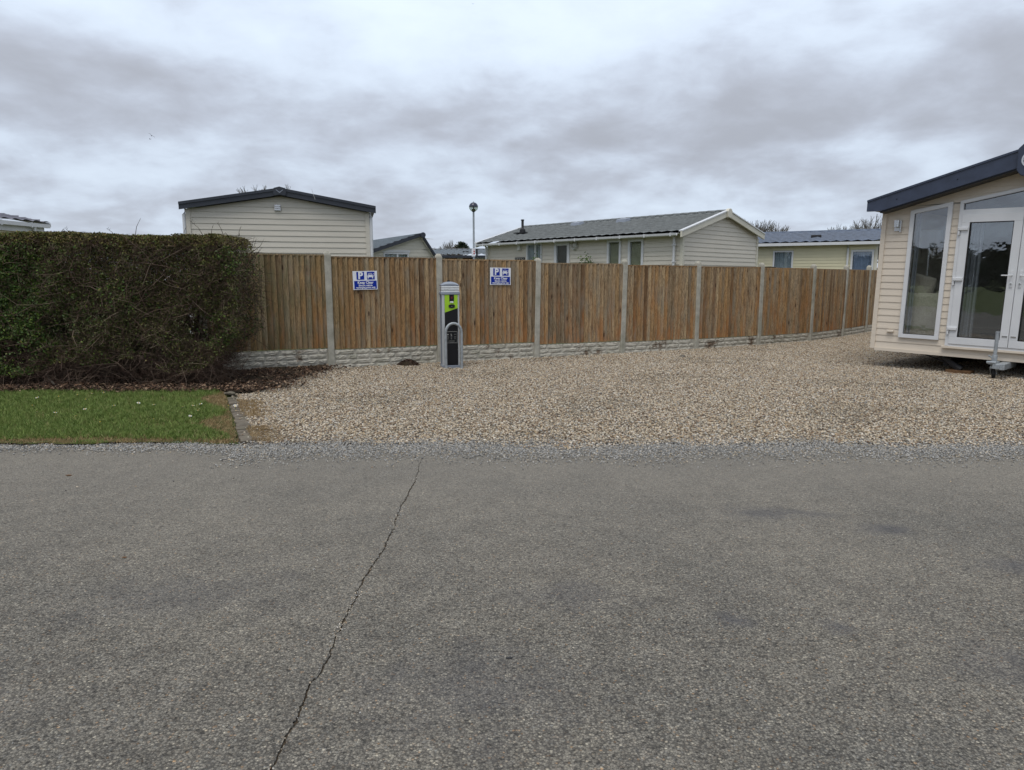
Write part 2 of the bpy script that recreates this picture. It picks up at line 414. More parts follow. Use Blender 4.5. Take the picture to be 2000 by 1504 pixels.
MT = {
 'asphalt': mat_asphalt(), 'gravel_base': mat_gravel_base(), 'soil': mat_soil(), 'turf': mat_turf(),
 'wood': mat_wood(), 'post': mat_concrete('concrete_post', (0.48, 0.46, 0.39)), 'block': mat_concrete('moulded_concrete', (0.56, 0.53, 0.45), 0.85),
 'brick': mat_concrete('edging_brick', (0.185, 0.16, 0.125), 0.0, 0.5),
 'gravel': mat_stones('gravel_stone', [(0.0, (0.09, 0.065, 0.045)), (0.12, (0.25, 0.165, 0.10)), (0.25, (0.39, 0.30, 0.20)), (0.40, (0.52, 0.435, 0.325)), (0.55, (0.60, 0.53, 0.42)), (0.68, (0.47, 0.345, 0.20)), (0.79, (0.73, 0.67, 0.57)), (0.88, (0.31, 0.31, 0.30)), (1.0, (0.56, 0.49, 0.36))]),
 'chip': mat_stones('road_chipping', [(0.0, (0.12, 0.118, 0.112)), (0.25, (0.24, 0.238, 0.225)), (0.5, (0.37, 0.365, 0.345)), (0.68, (0.28, 0.275, 0.26)), (0.80, (0.48, 0.46, 0.42)), (0.92, (0.42, 0.34, 0.23)), (1.0, (0.17, 0.17, 0.17))]),
 'white': plain('white_plastic', (0.64, 0.65, 0.66), 0.35, 0.5, var=0.03),
 'white_old': plain('white_painted_trim', (0.62, 0.62, 0.58), 0.45, 0.5, var=0.05, dirt=0.25),
 'cladA': mat_cladding('beige_cladding', (0.60, 0.56, 0.48)), 'cladB': mat_cladding('pale_cladding', (0.64, 0.61, 0.52)),
 'cladD': mat_cladding('cream_cladding', (0.65, 0.605, 0.515)), 'cladE': mat_cladding('yellow_cladding', (0.68, 0.63, 0.43)),
 'cladF': mat_cladding('light_cream_cladding', (0.68, 0.60, 0.495), 0.5), 'trimD': plain('cream_trim', (0.64, 0.61, 0.51), 0.5, var=0.05, dirt=0.15),
 'navy': plain('anthracite_fascia', (0.038, 0.05, 0.085), 0.35, 0.5, var=0.12, scale=6), 'navyA': plain('dark_fascia', (0.028, 0.033, 0.045), 0.4, 0.5, var=0.12, scale=6),
 'roofD': plain('green_grey_tile', (0.165, 0.178, 0.178), 0.75, 0.3, var=0.15, scale=7), 'roofE': plain('blue_grey_tile', (0.12, 0.15, 0.205), 0.6, 0.4, var=0.15, scale=7),
 'roofC': plain('slate_blue_tile', (0.14, 0.17, 0.195), 0.6, 0.4, var=0.15, scale=7), 'roofG': plain('mauve_grey_tile', (0.20, 0.20, 0.235), 0.7, 0.3, var=0.15, scale=7),
 'black': plain('black_plastic', (0.010, 0.010, 0.012), 0.35, 0.25, var=0.1), 'rubber': plain('black_rubber', (0.02, 0.02, 0.02), 0.8, 0.3),
 'green': plain('lime_panel', (0.33, 0.58, 0.02), 0.3, 0.5, var=0.03), 'alu': plain('anodised_aluminium', (0.52, 0.54, 0.55), 0.38, 0.5, 0.35, var=0.05),
 'greycast': plain('grey_enamel', (0.25, 0.28, 0.33), 0.4, 0.5, 0.0, var=0.06), 'galv': plain('galvanised_steel', (0.36, 0.39, 0.41), 0.5, 0.5, 0.35, var=0.14, scale=18),
 'darksteel': plain('painted_chassis', (0.02, 0.02, 0.022), 0.55, 0.4, var=0.2), 'blue': plain('blue_print', (0.006, 0.028, 0.30), 0.5, 0.15, var=0.03),
 'signwhite': plain('white_sign_face', (0.76, 0.78, 0.82), 0.35, 0.5, var=0.02), 'red': plain('red_print', (0.42, 0.03, 0.03), 0.4), 'yellow': plain('yellow_label', (0.75, 0.5, 0.03), 0.4),
 'chrome': plain('brushed_steel', (0.62, 0.62, 0.62), 0.22, 0.5, 0.9, var=0.05), 'lampblue': plain('dark_lamp_dome', (0.03, 0.035, 0.06), 0.3, 0.5),
 'globe': mat_glass('lamp_globe_glass', (0.72, 0.76, 0.72), 0.0, 0.15), 'glass': mat_glass('window_glass', (0.93, 0.96, 0.96), 0.02), 'glassF': mat_glass('lounge_glass', (0.95, 0.97, 0.97), 0.03, 0.06),
 'curtain': mat_fabric('grey_blue_curtain', (0.50, 0.55, 0.60)), 'curtainE': mat_fabric('blue_curtain', (0.36, 0.43, 0.60)), 'blind': mat_fabric('olive_blind', (0.34, 0.33, 0.20), 60),
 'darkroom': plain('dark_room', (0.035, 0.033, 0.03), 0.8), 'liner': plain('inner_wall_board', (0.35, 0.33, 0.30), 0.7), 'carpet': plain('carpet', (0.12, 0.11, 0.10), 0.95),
 'sofa': mat_fabric('oatmeal_upholstery', (0.68, 0.62, 0.51), 120), 'vblind': mat_fabric('striped_drape', (0.33, 0.35, 0.38), 80), 'oak': plain('oak_door', (0.22, 0.11, 0.045), 0.5, var=0.2, scale=8),
 'bark': plain('bark', (0.075, 0.058, 0.042), 0.9, 0.2, var=0.25, scale=14), 'barkgrey': plain('grey_bark', (0.16, 0.145, 0.12), 0.9, 0.2, var=0.25, scale=14),
 'timber': plain('timber_block', (0.16, 0.09, 0.045), 0.85, 0.2, var=0.2, scale=12), 'greenleafdark': None,
}
MT['crackfill'] = plain('crack_dirt', (0.075, 0.058, 0.04), 0.95, 0.2, var=0.3, scale=30)
MT['hedge_green'] = mat_leaf('hedge_leaf_green', [(0.022, 0.055, 0.010), (0.055, 0.115, 0.018), (0.035, 0.075, 0.014), (0.15, 0.21, 0.032), (0.07, 0.11, 0.035), (0.035, 0.065, 0.012)])
MT['hedge_olive'] = mat_leaf('hedge_leaf_olive', [(0.04, 0.055, 0.014), (0.085, 0.105, 0.022), (0.065, 0.045, 0.022), (0.055, 0.09, 0.018), (0.15, 0.15, 0.045)])
MT['hedge_bronze'] = mat_leaf('hedge_leaf_bronze', [(0.15, 0.09, 0.042), (0.17, 0.16, 0.04), (0.11, 0.06, 0.035), (0.22, 0.19, 0.055), (0.12, 0.13, 0.035)])
MT['twig'] = mat_leaf('hedge_twig', [(0.05, 0.032, 0.024), (0.12, 0.078, 0.055), (0.075, 0.04, 0.03), (0.22, 0.165, 0.12), (0.095, 0.062, 0.042)])
MT['twigtree'] = mat_leaf('bare_twig', [(0.12, 0.105, 0.085), (0.16, 0.145, 0.12), (0.10, 0.09, 0.075)])
MT['blade'] = mat_stones('grass_blade', [(0.0, (0.09, 0.15, 0.028)), (0.4, (0.165, 0.24, 0.05)), (0.7, (0.22, 0.275, 0.07)), (0.88, (0.11, 0.18, 0.032)), (1.0, (0.32, 0.30, 0.12))], 0.6)
MT['straw'] = mat_stones('dead_grass', [(0.0, (0.17, 0.12, 0.06)), (0.4, (0.38, 0.27, 0.13)), (0.7, (0.26, 0.17, 0.08)), (1.0, (0.50, 0.38, 0.21))], 0.8)
MT['litter'] = mat_stones('dead_leaf', [(0.0, (0.035, 0.022, 0.016)), (0.35, (0.075, 0.042, 0.026)), (0.6, (0.14, 0.075, 0.042)), (0.8, (0.26, 0.17, 0.11)), (0.93, (0.36, 0.26, 0.17)), (1.0, (0.05, 0.03, 0.02))], 0.9)
MT['mulch'] = mat_stones('bark_mulch', [(0.0, (0.018, 0.012, 0.009)), (0.5, (0.045, 0.028, 0.018)), (0.85, (0.085, 0.05, 0.03)), (1.0, (0.16, 0.10, 0.06))], 0.9)

# ------------------------------------------------------------------ ground
def sheet(name, poly, z, mat, parent=None):
    mb = MB(); mb.face([(x, y, z) for x, y in poly]); return mb.build(name, mat, parent)
def gsheet(name, x0, x1, y0, y1, nx, ny, zf, mat, keep=None):
    xs = np.linspace(x0, x1, nx); ys = np.linspace(y0, y1, ny)
    X, Y = np.meshgrid(xs, ys); Z = zf(X, Y)
    v = np.stack([X.ravel(), Y.ravel(), Z.ravel()], 1)
    i = np.arange(ny - 1)[:, None] * nx + np.arange(nx - 1)[None, :]; i = i.ravel()
    q = np.stack([i, i + 1, i + nx + 1, i + nx], 1)
    if keep is not None:
        cx = v[q].mean(1); q = q[keep(cx[:, 0], cx[:, 1])]
    return link(name, np_mesh(name, v, q, mat))
tag(sheet('ground', [(-400, -400), (400, -400), (400, 400), (-400, 400)], -0.012, MT['turf']), 'flat green grass ground reaching to the horizon', kind='structure')
def edge_noise(x, s=1.0):
    return 0.05 * np.sin(1.7 * x + 1) + 0.035 * np.sin(4.3 * x + 2) + 0.02 * np.sin(11 * x) + 0.012 * np.sin(23 * x + .5)
ROAD_EDGE = lambda x: 5.86 + edge_noise(x) * 0.7
# the road: two halves with a real crack of broken depth between them
def build_road():
    mb = MB(); zt = 0.0
    ys = np.concatenate([np.linspace(-1.2, 1.5, 8), np.linspace(1.52, 5.9, 420)])
    r = np.random.default_rng(3)
    cx = []; w = []
    drift = 0
    for y in ys:
        drift = drift * 0.86 + r.normal(0, 0.0022)
        cx.append(-0.70 + 0.010 * math.sin(y * 1.9) + 0.006 * math.sin(y * 5.3 + 1) + drift - 0.012 * max(0, y - 4.5))
        ww = 0.0013 * (1 + 0.9 * r.random()) * (0.6 + 0.8 * abs(math.sin(y * 2.3 + 0.4)))
        if r.random() < 0.10: ww += 0.004
        if y > 4.6: ww *= max(0.0, (5.6 - y))
        w.append(ww)
    jl = r.normal(0, 1, len(ys)) * 0.0024; jr = r.normal(0, 1, len(ys)) * 0.0024
    la = [cx[i] - w[i] - (abs(jl[i]) if w[i] > 0 else 0) for i in range(len(ys))]; rb = [cx[i] + w[i] + (abs(jr[i]) if w[i] > 0 else 0) for i in range(len(ys))]
    n = len(ys)
    for i in range(n - 1):
        y0, y1 = float(ys[i]), float(ys[i + 1])
        a0, a1 = la[i], la[i + 1]; b0, b1 = rb[i], rb[i + 1]
        mb.face([(-90, y0, zt), (a0, y0, zt), (a1, y1, zt), (-90, y1, zt)])
        mb.face([(b0, y0, zt), (90, y0, zt), (90, y1, zt), (b1, y1, zt)])
        if w[i] > 0 and w[i + 1] > 0:
            mb.face([(a0, y0, zt), (a0, y0, zt - 0.0078), (a1, y1, zt - 0.0078), (a1, y1, zt)])
            mb.face([(b0, y0, zt), (b1, y1, zt), (b1, y1, zt - 0.0078), (b0, y0, zt - 0.0078)])
    # ragged far edge
    xs = np.arange(-30, 30, 0.05)
    for x in xs:
        e0, e1 = float(ROAD_EDGE(x)), float(ROAD_EDGE(x + 0.05))
        mb.face([(x, 5.9 - 1e-6, zt), (x + 0.05, 5.9 - 1e-6, zt), (x + 0.05, max(5.9, e1 + .05), zt), (x, max(5.9, e0 + .05), zt)])
    o = mb.build('road', MT['asphalt']); tag(o, 'weathered grey asphalt road with one long crack', kind='structure')
    s = sheet('road_base', [(-90, -1.2), (90, -1.2), (90, 6.2), (-90, 6.2)], -0.0075, MT['crackfill']); tag(s, kind='structure', label='dark earth filling the bottom of the road crack')
build_road()

FP = [(-2.931, 11.222), (-1.248, 12.021), (0.441, 12.809), (2.141, 13.572), (3.802, 14.418), (5.422, 15.340), (6.988, 16.351), (8.337, 17.636), (9.611, 18.997)]
d0 = Vector((-0.903, -0.429)); FP = [tuple(Vector(FP[0]) + d0 * 1.864 * k) for k in (1,)] + FP + [(10.93, 20.31)]
def fence_y(x):
    return np.interp(x, [p[0] for p in FP], [p[1] for p in FP])
BR0, BR1 = Vector((-3.42, 8.42)), Vector((-2.33, 6.02))   # brick edging line
def edge_x(y): return BR0.x + (np.asarray(y) - BR0.y) / (BR1.y - BR0.y) * (BR1.x - BR0.x)
def bed_line(x):   # front edge of the soil bed (grass side) / its ragged end over the gravel
    return 8.66 + 0.05 * np.sin(3 * x) + 0.04 * np.sin(8.1 * x + 1)
def in_bed(x, y):
    right = np.interp(y, [8.3, 8.9, 9.6, 10.3, 11.0, 11.6], [-3.40, -3.15, -3.15, -3.2, -3.05, -2.9]) + 0.09 * np.sin(7 * y) + 0.05 * np.sin(17 * y + x)
    return (y > bed_line(x) - 0.0) & (x < right) & (y < fence_y(x) + (x < -4.6) * 9)
yard = [(-3.4, 8.5), (-2.3, 5.98), (18, 5.98), (24, 14), (24, 24), (12, 22)] + [(p[0], p[1] + 0.1) for p in FP[::-1][:-1]] + [(-6, 9.8)]
tag(sheet('gravel_yard', yard, 0.006, MT['gravel_base']), 'yard surface of packed cream gravel in front of the fence', kind='structure')
def bed_z(X, Y):
    return 0.02 + 0.045 * np.clip((Y - 8.7) / 0.5, 0, 1) + 0.012 * np.sin(5 * X + 1) * np.sin(6 * Y) + RNG.normal(0, 0.006, X.shape)
tag(gsheet('soil_bed', -14, -2.0, 8.5, 12.2, 240, 80, bed_z, MT['soil'], lambda x, y: in_bed(x, y)), 'dark soil bed under the hedge', kind='structure')
def in_lawn(x, y):
    ex = edge_x(y) - 0.10
    return (y > 5.93 + edge_noise(x + 3) * 0.6) & (y < bed_line(x) + 0.03) & (x < ex)
tag(gsheet('lawn', -14, -2.2, 5.7, 8.8, 260, 70, lambda X, Y: 0.012 + 0.010 * np.sin(2 * X) * np.sin(3 * Y) + RNG.normal(0, 0.003, X.shape), MT['turf'], lambda x, y: in_lawn(x, y)), 'strip of mown lawn between road and hedge', kind='structure')

# ------------------------------------------------------------------ scattering with geometry nodes
SRC = bpy.data.collections.new('scatter_sources')
def rock(seed, flat=0.65, mat=None, sub=1):
    r = np.random.default_rng(seed)
    import bmesh
    bm = bmesh.new(); bmesh.ops.create_icosphere(bm, subdivisions=sub, radius=0.5)
    ax = np.array([1.0, 0.65 + 0.3 * r.random(), flat * (0.8 + 0.4 * r.random())])
    for v in bm.verts:
        k = 1 + r.normal(0, 0.13)
        v.co = Vector((v.co.x * ax[0] * k, v.co.y * ax[1] * k, v.co.z * ax[2] * k))
    me = bpy.data.meshes.new('stone_source'); bm.to_mesh(me); bm.free(); me.materials.append(mat)
    return me
def leafsrc(seed, mat, n=1):
    r = np.random.default_rng(seed); mb = MB()
    for i in range(n):
        c = Vector((0, 0, 0)); L = 1.0; w = 0.6
        pts = [(-.5, 0, .05), (-.2, -.28, .0), (.15, -.22, .06), (.5, 0, .16), (.15, .24, .03), (-.2, .3, .1)]
        pts = [(x + r.normal(0, .05), y + r.normal(0, .05), z + r.normal(0, .09)) for x, y, z in pts]
        mb.face([pts[0], pts[1], pts[2], pts[3]]); mb.face([pts[0], pts[3], pts[4], pts[5]])
    return mb.mesh('leaf_source', mat)
def tuftsrc(seed, mat, n=7, h=1.0, spread=0.55):
    r = np.random.default_rng(seed); mb = MB()
    for i in range(n):
        a = r.random() * 2 * PI; b = np.array([math.cos(a), math.sin(a)]) * spread * r.random()
        lean = r.normal(0, 0.35, 2); hh = h * (0.55 + 0.6 * r.random()); t = r.random() * PI; w = 0.045
        dx, dy = math.cos(t) * w, math.sin(t) * w
        m1 = (b[0] + lean[0] * .4 * hh, b[1] + lean[1] * .4 * hh, hh * .6); tp = (b[0] + lean[0] * hh, b[1] + lean[1] * hh, hh)
        mb.face([(b[0] - dx, b[1] - dy, 0), (b[0] + dx, b[1] + dy, 0), (m1[0] + dx * .7, m1[1] + dy * .7, m1[2]), (m1[0] - dx * .7, m1[1] - dy * .7, m1[2])])
        mb.face([(m1[0] - dx * .7, m1[1] - dy * .7, m1[2]), (m1[0] + dx * .7, m1[1] + dy * .7, m1[2]), tp])
    return mb.mesh('tuft_source', mat)
def source_collection(name, meshes):
    c = bpy.data.collections.new(name)
    for i, me in enumerate(meshes):
        c.objects.link(bpy.data.objects.new(name + '_piece', me))
    return c
def scatter(name, pts, coll, smin, smax, tilt, label, power=1.0, flat_up=True):
    me = bpy.data.meshes.new(name); me.vertices.add(len(pts)); me.vertices.foreach_set('co', pts.astype(np.float32).ravel()); me.update()
    o = bpy.data.objects.new(name, me); COL.objects.link(o)
    g = bpy.data.node_groups.new(name, 'GeometryNodeTree')
    g.interface.new_socket('Geometry', in_out='INPUT', socket_type='NodeSocketGeometry'); g.interface.new_socket('Geometry', in_out='OUTPUT', socket_type='NodeSocketGeometry')
    gi = g.nodes.new('NodeGroupInput'); go = g.nodes.new('NodeGroupOutput')
    ci = g.nodes.new('GeometryNodeCollectionInfo'); ci.inputs['Collection'].default_value = coll; ci.inputs['Separate Children'].default_value = True; ci.inputs['Reset Children'].default_value = True
    ip = g.nodes.new('GeometryNodeInstanceOnPoints'); ip.inputs['Pick Instance'].default_value = True
    rr = g.nodes.new('FunctionNodeRandomValue'); rr.data_type = 'FLOAT_VECTOR'
    rr.inputs[0].default_value = (-tilt, -tilt, 0); rr.inputs[1].default_value = (tilt, tilt, 6.2831)
    rs = g.nodes.new('FunctionNodeRandomValue'); rs.data_type = 'FLOAT'; rs.inputs[2].default_value = 0.0; rs.inputs[3].default_value = 1.0; rs.inputs['Seed'].default_value = 5
    pw = g.nodes.new('ShaderNodeMath'); pw.operation = 'POWER'; pw.inputs[1].default_value = power
    mr = g.nodes.new('ShaderNodeMapRange'); mr.inputs[3].default_value = smin; mr.inputs[4].default_value = smax
    g.links.new(rs.outputs[1], pw.inputs[0]); g.links.new(pw.outputs[0], mr.inputs[0])
    g.links.new(gi.outputs[0], ip.inputs['Points']); g.links.new(ci.outputs[0], ip.inputs['Instance'])
    g.links.new(rr.outputs[0], ip.inputs['Rotation']); g.links.new(mr.outputs[0], ip.inputs['Scale']); g.links.new(ip.outputs[0], go.inputs[0])
    md = o.modifiers.new('scatter', 'NODES'); md.node_group = g
    tag(o, label, kind='stuff')
    return o
def rand_pts(n, x0, x1, y0, y1, test, z0, z1):
    x = RNG.uniform(x0, x1, n); y = RNG.uniform(y0, y1, n); k = test(x, y); x, y = x[k], y[k]
    return np.stack([x, y, RNG.uniform(z0, z1, len(x))], 1)
rocks = source_collection('gravel_source', [rock(i, 0.6, MT['gravel']) for i in range(8)])
chips = source_collection('chip_source', [rock(40 + i, 0.6, MT['chip'], 0) if False else rock(40 + i, 0.6, MT['chip']) for i in range(5)])
def in_view(x, y, m=0.8):
    return np.abs(x) < 0.74 * y + m
def gravel_test(x, y):
    left = np.maximum(edge_x(np.clip(y, 5.9, 8.5)) + 0.06 - .10 * (RNG.random(x.shape) < .12), np.where(y > 8.5, -3.5, -9))
    ok = (x > left) & (y < fence_y(x) - 0.04) & (y > 5.93 + 2.2 * edge_noise(x + 9) * 0.9 + np.abs(RNG.normal(0, 0.17, x.shape)) * (RNG.random(x.shape) < .7) - .06) & in_view(x, y, 3.4)
    inb = in_bed(x, y) & (RNG.random(x.shape) < 0.97)
    thin = (np.sin(1.3 * x + .7 * y + 1) * np.sin(1.9 * y - .8 * x) + .5 * np.sin(3.7 * x + 2.1 * y) * np.sin(4.3 * y - 1.1 * x)) > .62
    return ok & ~inb & ~(thin & (RNG.random(x.shape) < .5))
gp = rand_pts(790000, -4, 17.5, 5.6, 19.5, gravel_test, 0.004, 0.018)
scatter('gravel', gp, rocks, 0.009, 0.026, 0.5, 'loose cream and tan gravel stones covering the yard', 1.5)
def chip_test(x, y):
    c = 5.82 + edge_noise(x * 1.3 + 5); hw = np.where(x > edge_x(6.0), 0.30, 0.14)
    c = np.where(x > edge_x(6.0), c - 0.02, c + 0.0)
    return (RNG.random(x.shape) < np.exp(-((y - c) / hw) ** 2)) & in_view(x, y, 3.4)
cp = rand_pts(170000, -8, 9, 5.1, 6.3, chip_test, 0.002, 0.010)
scatter('road_edge_chippings', cp, chips, 0.007, 0.019, 0.6, 'blue grey stone chippings along the road edge', 1.3)
lp = rand_pts(2600, -6, 6, 1.6, 5.8, lambda x, y: (RNG.random(x.shape) < 0.10 + 0.9 * np.exp(-((y - 5.7) / 0.45) ** 2)) & in_view(x, y), 0.001, 0.004)
cy_ = RNG.uniform(1.6, 5.0, 900); cg = np.stack([-0.70 + 0.01 * np.sin(cy_ * 1.9) + RNG.normal(0, .012, 900), cy_, RNG.uniform(-.001, .002, 900)], 1); cg = cg[RNG.random(900) < .25 + .75 * (np.sin(cy_ * 5) > .3)]
scatter('crack_grit', cg, source_collection('crack_grit_source', [rock(80 + i, 0.6, MT['gravel'] if i % 2 else MT['chip']) for i in range(4)]), 0.003, 0.009, 0.6, 'fine crumbs of stone along the crack', 1.6)
scatter('loose_grit', lp, source_collection('grit_source', [rock(60 + i, 0.55, MT['gravel'] if i % 3 == 0 else MT['chip']) for i in range(6)]), 0.005, 0.015, 0.6, 'scattered grit lying on the asphalt', 2.0)
blades = source_collection('blade_source', [tuftsrc(i, MT['blade']) for i in range(6)])
straws = source_collection('straw_source', [tuftsrc(30 + i, MT['straw'], 6, 0.75, 0.8) for i in range(4)])
def lawn_core(x, y):
    bare = np.exp(-(np.clip(x - (edge_x(y) - 0.20 - .13 * np.sin(4.6 * y + 2.2)), -9, 0) / 0.09) ** 2) + 0.95 * np.exp(-((y - 5.98 - .03 * np.sin(3 * x)) / 0.11) ** 2) + .30 * (np.sin(2.7 * x + 1.1 * y) * np.sin(3.9 * y - x) > .55) + .12
    return in_lawn(x, y) & (RNG.random(x.shape) > bare) & in_view(x, y, 0.5)
def lawn_bare(x, y):
    bare = np.exp(-(np.clip(x - (edge_x(y) - 0.20 - .13 * np.sin(4.6 * y + 2.2)), -9, 0) / 0.12) ** 2) + 1.0 * np.exp(-((y - 5.98 - .03 * np.sin(3 * x)) / 0.12) ** 2) + 0.10 + .12 * (np.sin(2.7 * x + 1.1 * y) * np.sin(3.9 * y - x) > .5)
    return in_lawn(x, y) & (RNG.random(x.shape) < bare * 0.8) & in_view(x, y, 0.5)
scatter('grass', rand_pts(68000, -8, -2, 5.8, 8.8, lawn_core, 0.01, 0.014), blades, 0.018, 0.060, 0.4, 'short green grass blades of the lawn strip')
scatter('dead_grass', rand_pts(60000, -8, -2, 5.8, 8.8, lawn_bare, 0.01, 0.014), straws, 0.02, 0.045, 0.5, 'orange brown dead grass at the lawn edges')
sp2 = rand_pts(14000, -3.6, -1.6, 6.0, 8.2, lambda x, y: (x > edge_x(y) + .03) & (RNG.random(x.shape) < 0.9 * np.exp(-((x - edge_x(y) - .12) / .14) ** 2) * (np.sin(4.2 * y + 1) > -.5)), 0.01, 0.02)
scatter('dead_grass_fringe', sp2, straws, 0.02, 0.04, 0.5, 'dry straw growing through gravel beside the bricks')
litter = source_collection('litter_source', [leafsrc(i, MT['litter']) for i in range(6)] + [leafsrc(20 + i, MT['mulch']) for i in range(3)])
def bed_soft(x, y):
    xx = x - np.abs(RNG.normal(0, 0.22, x.shape)); yy = y + np.abs(RNG.normal(0, 0.05, x.shape))
    return in_bed(xx, yy) & in_view(x, y, 0.6) & (y < fence_y(x) - 0.03)
scatter('stray_leaves', rand_pts(900, -3.2, 9, 6.2, 17, lambda x, y: gravel_test(x, y) & (RNG.random(x.shape) < .15 + .85 * np.exp(-((fence_y(x) - y) / .35) ** 2)), 0.015, 0.03), source_collection('stray_source', [leafsrc(40 + i, MT['litter']) for i in range(3)]), 0.015, 0.04, 0.5, 'few stray dead leaves and bits on the gravel')
scatter('leaf_litter', rand_pts(60000, -8.5, -1.6, 8.5, 11.6, bed_soft, 0.03, 0.085), litter, 0.02, 0.055, 0.6, 'dead brown leaves and bark mulch on the bed', 2.2)

# ------------------------------------------------------------------ brick edging
be = empty('brick_edging', (0, 0, 0)); tag(be, 'row of worn brown bricks edging the lawn against gravel', 'edging')
bd = (BR1 - BR0); bl = bd.length; bd.normalize(); nb = 19
bm_ = MB(); bm_.box(-0.057, 0.057, -0.066, 0.066, -0.05, 0.012); brick_me = bm_.mesh('brick', MT['brick'])
for i in range(nb):
    p = BR0 + bd * (bl * (i + 0.5) / nb)
    o = link('brick', brick_me, be, 0.006); o.location = (p.x + random.uniform(-.012, .012), p.y, random.uniform(-0.006, 0.008))
    o.rotation_euler = (random.uniform(-.05, .05), random.uniform(-.05, .05), math.atan2(bd.y, bd.x) + random.uniform(-.05, .05))

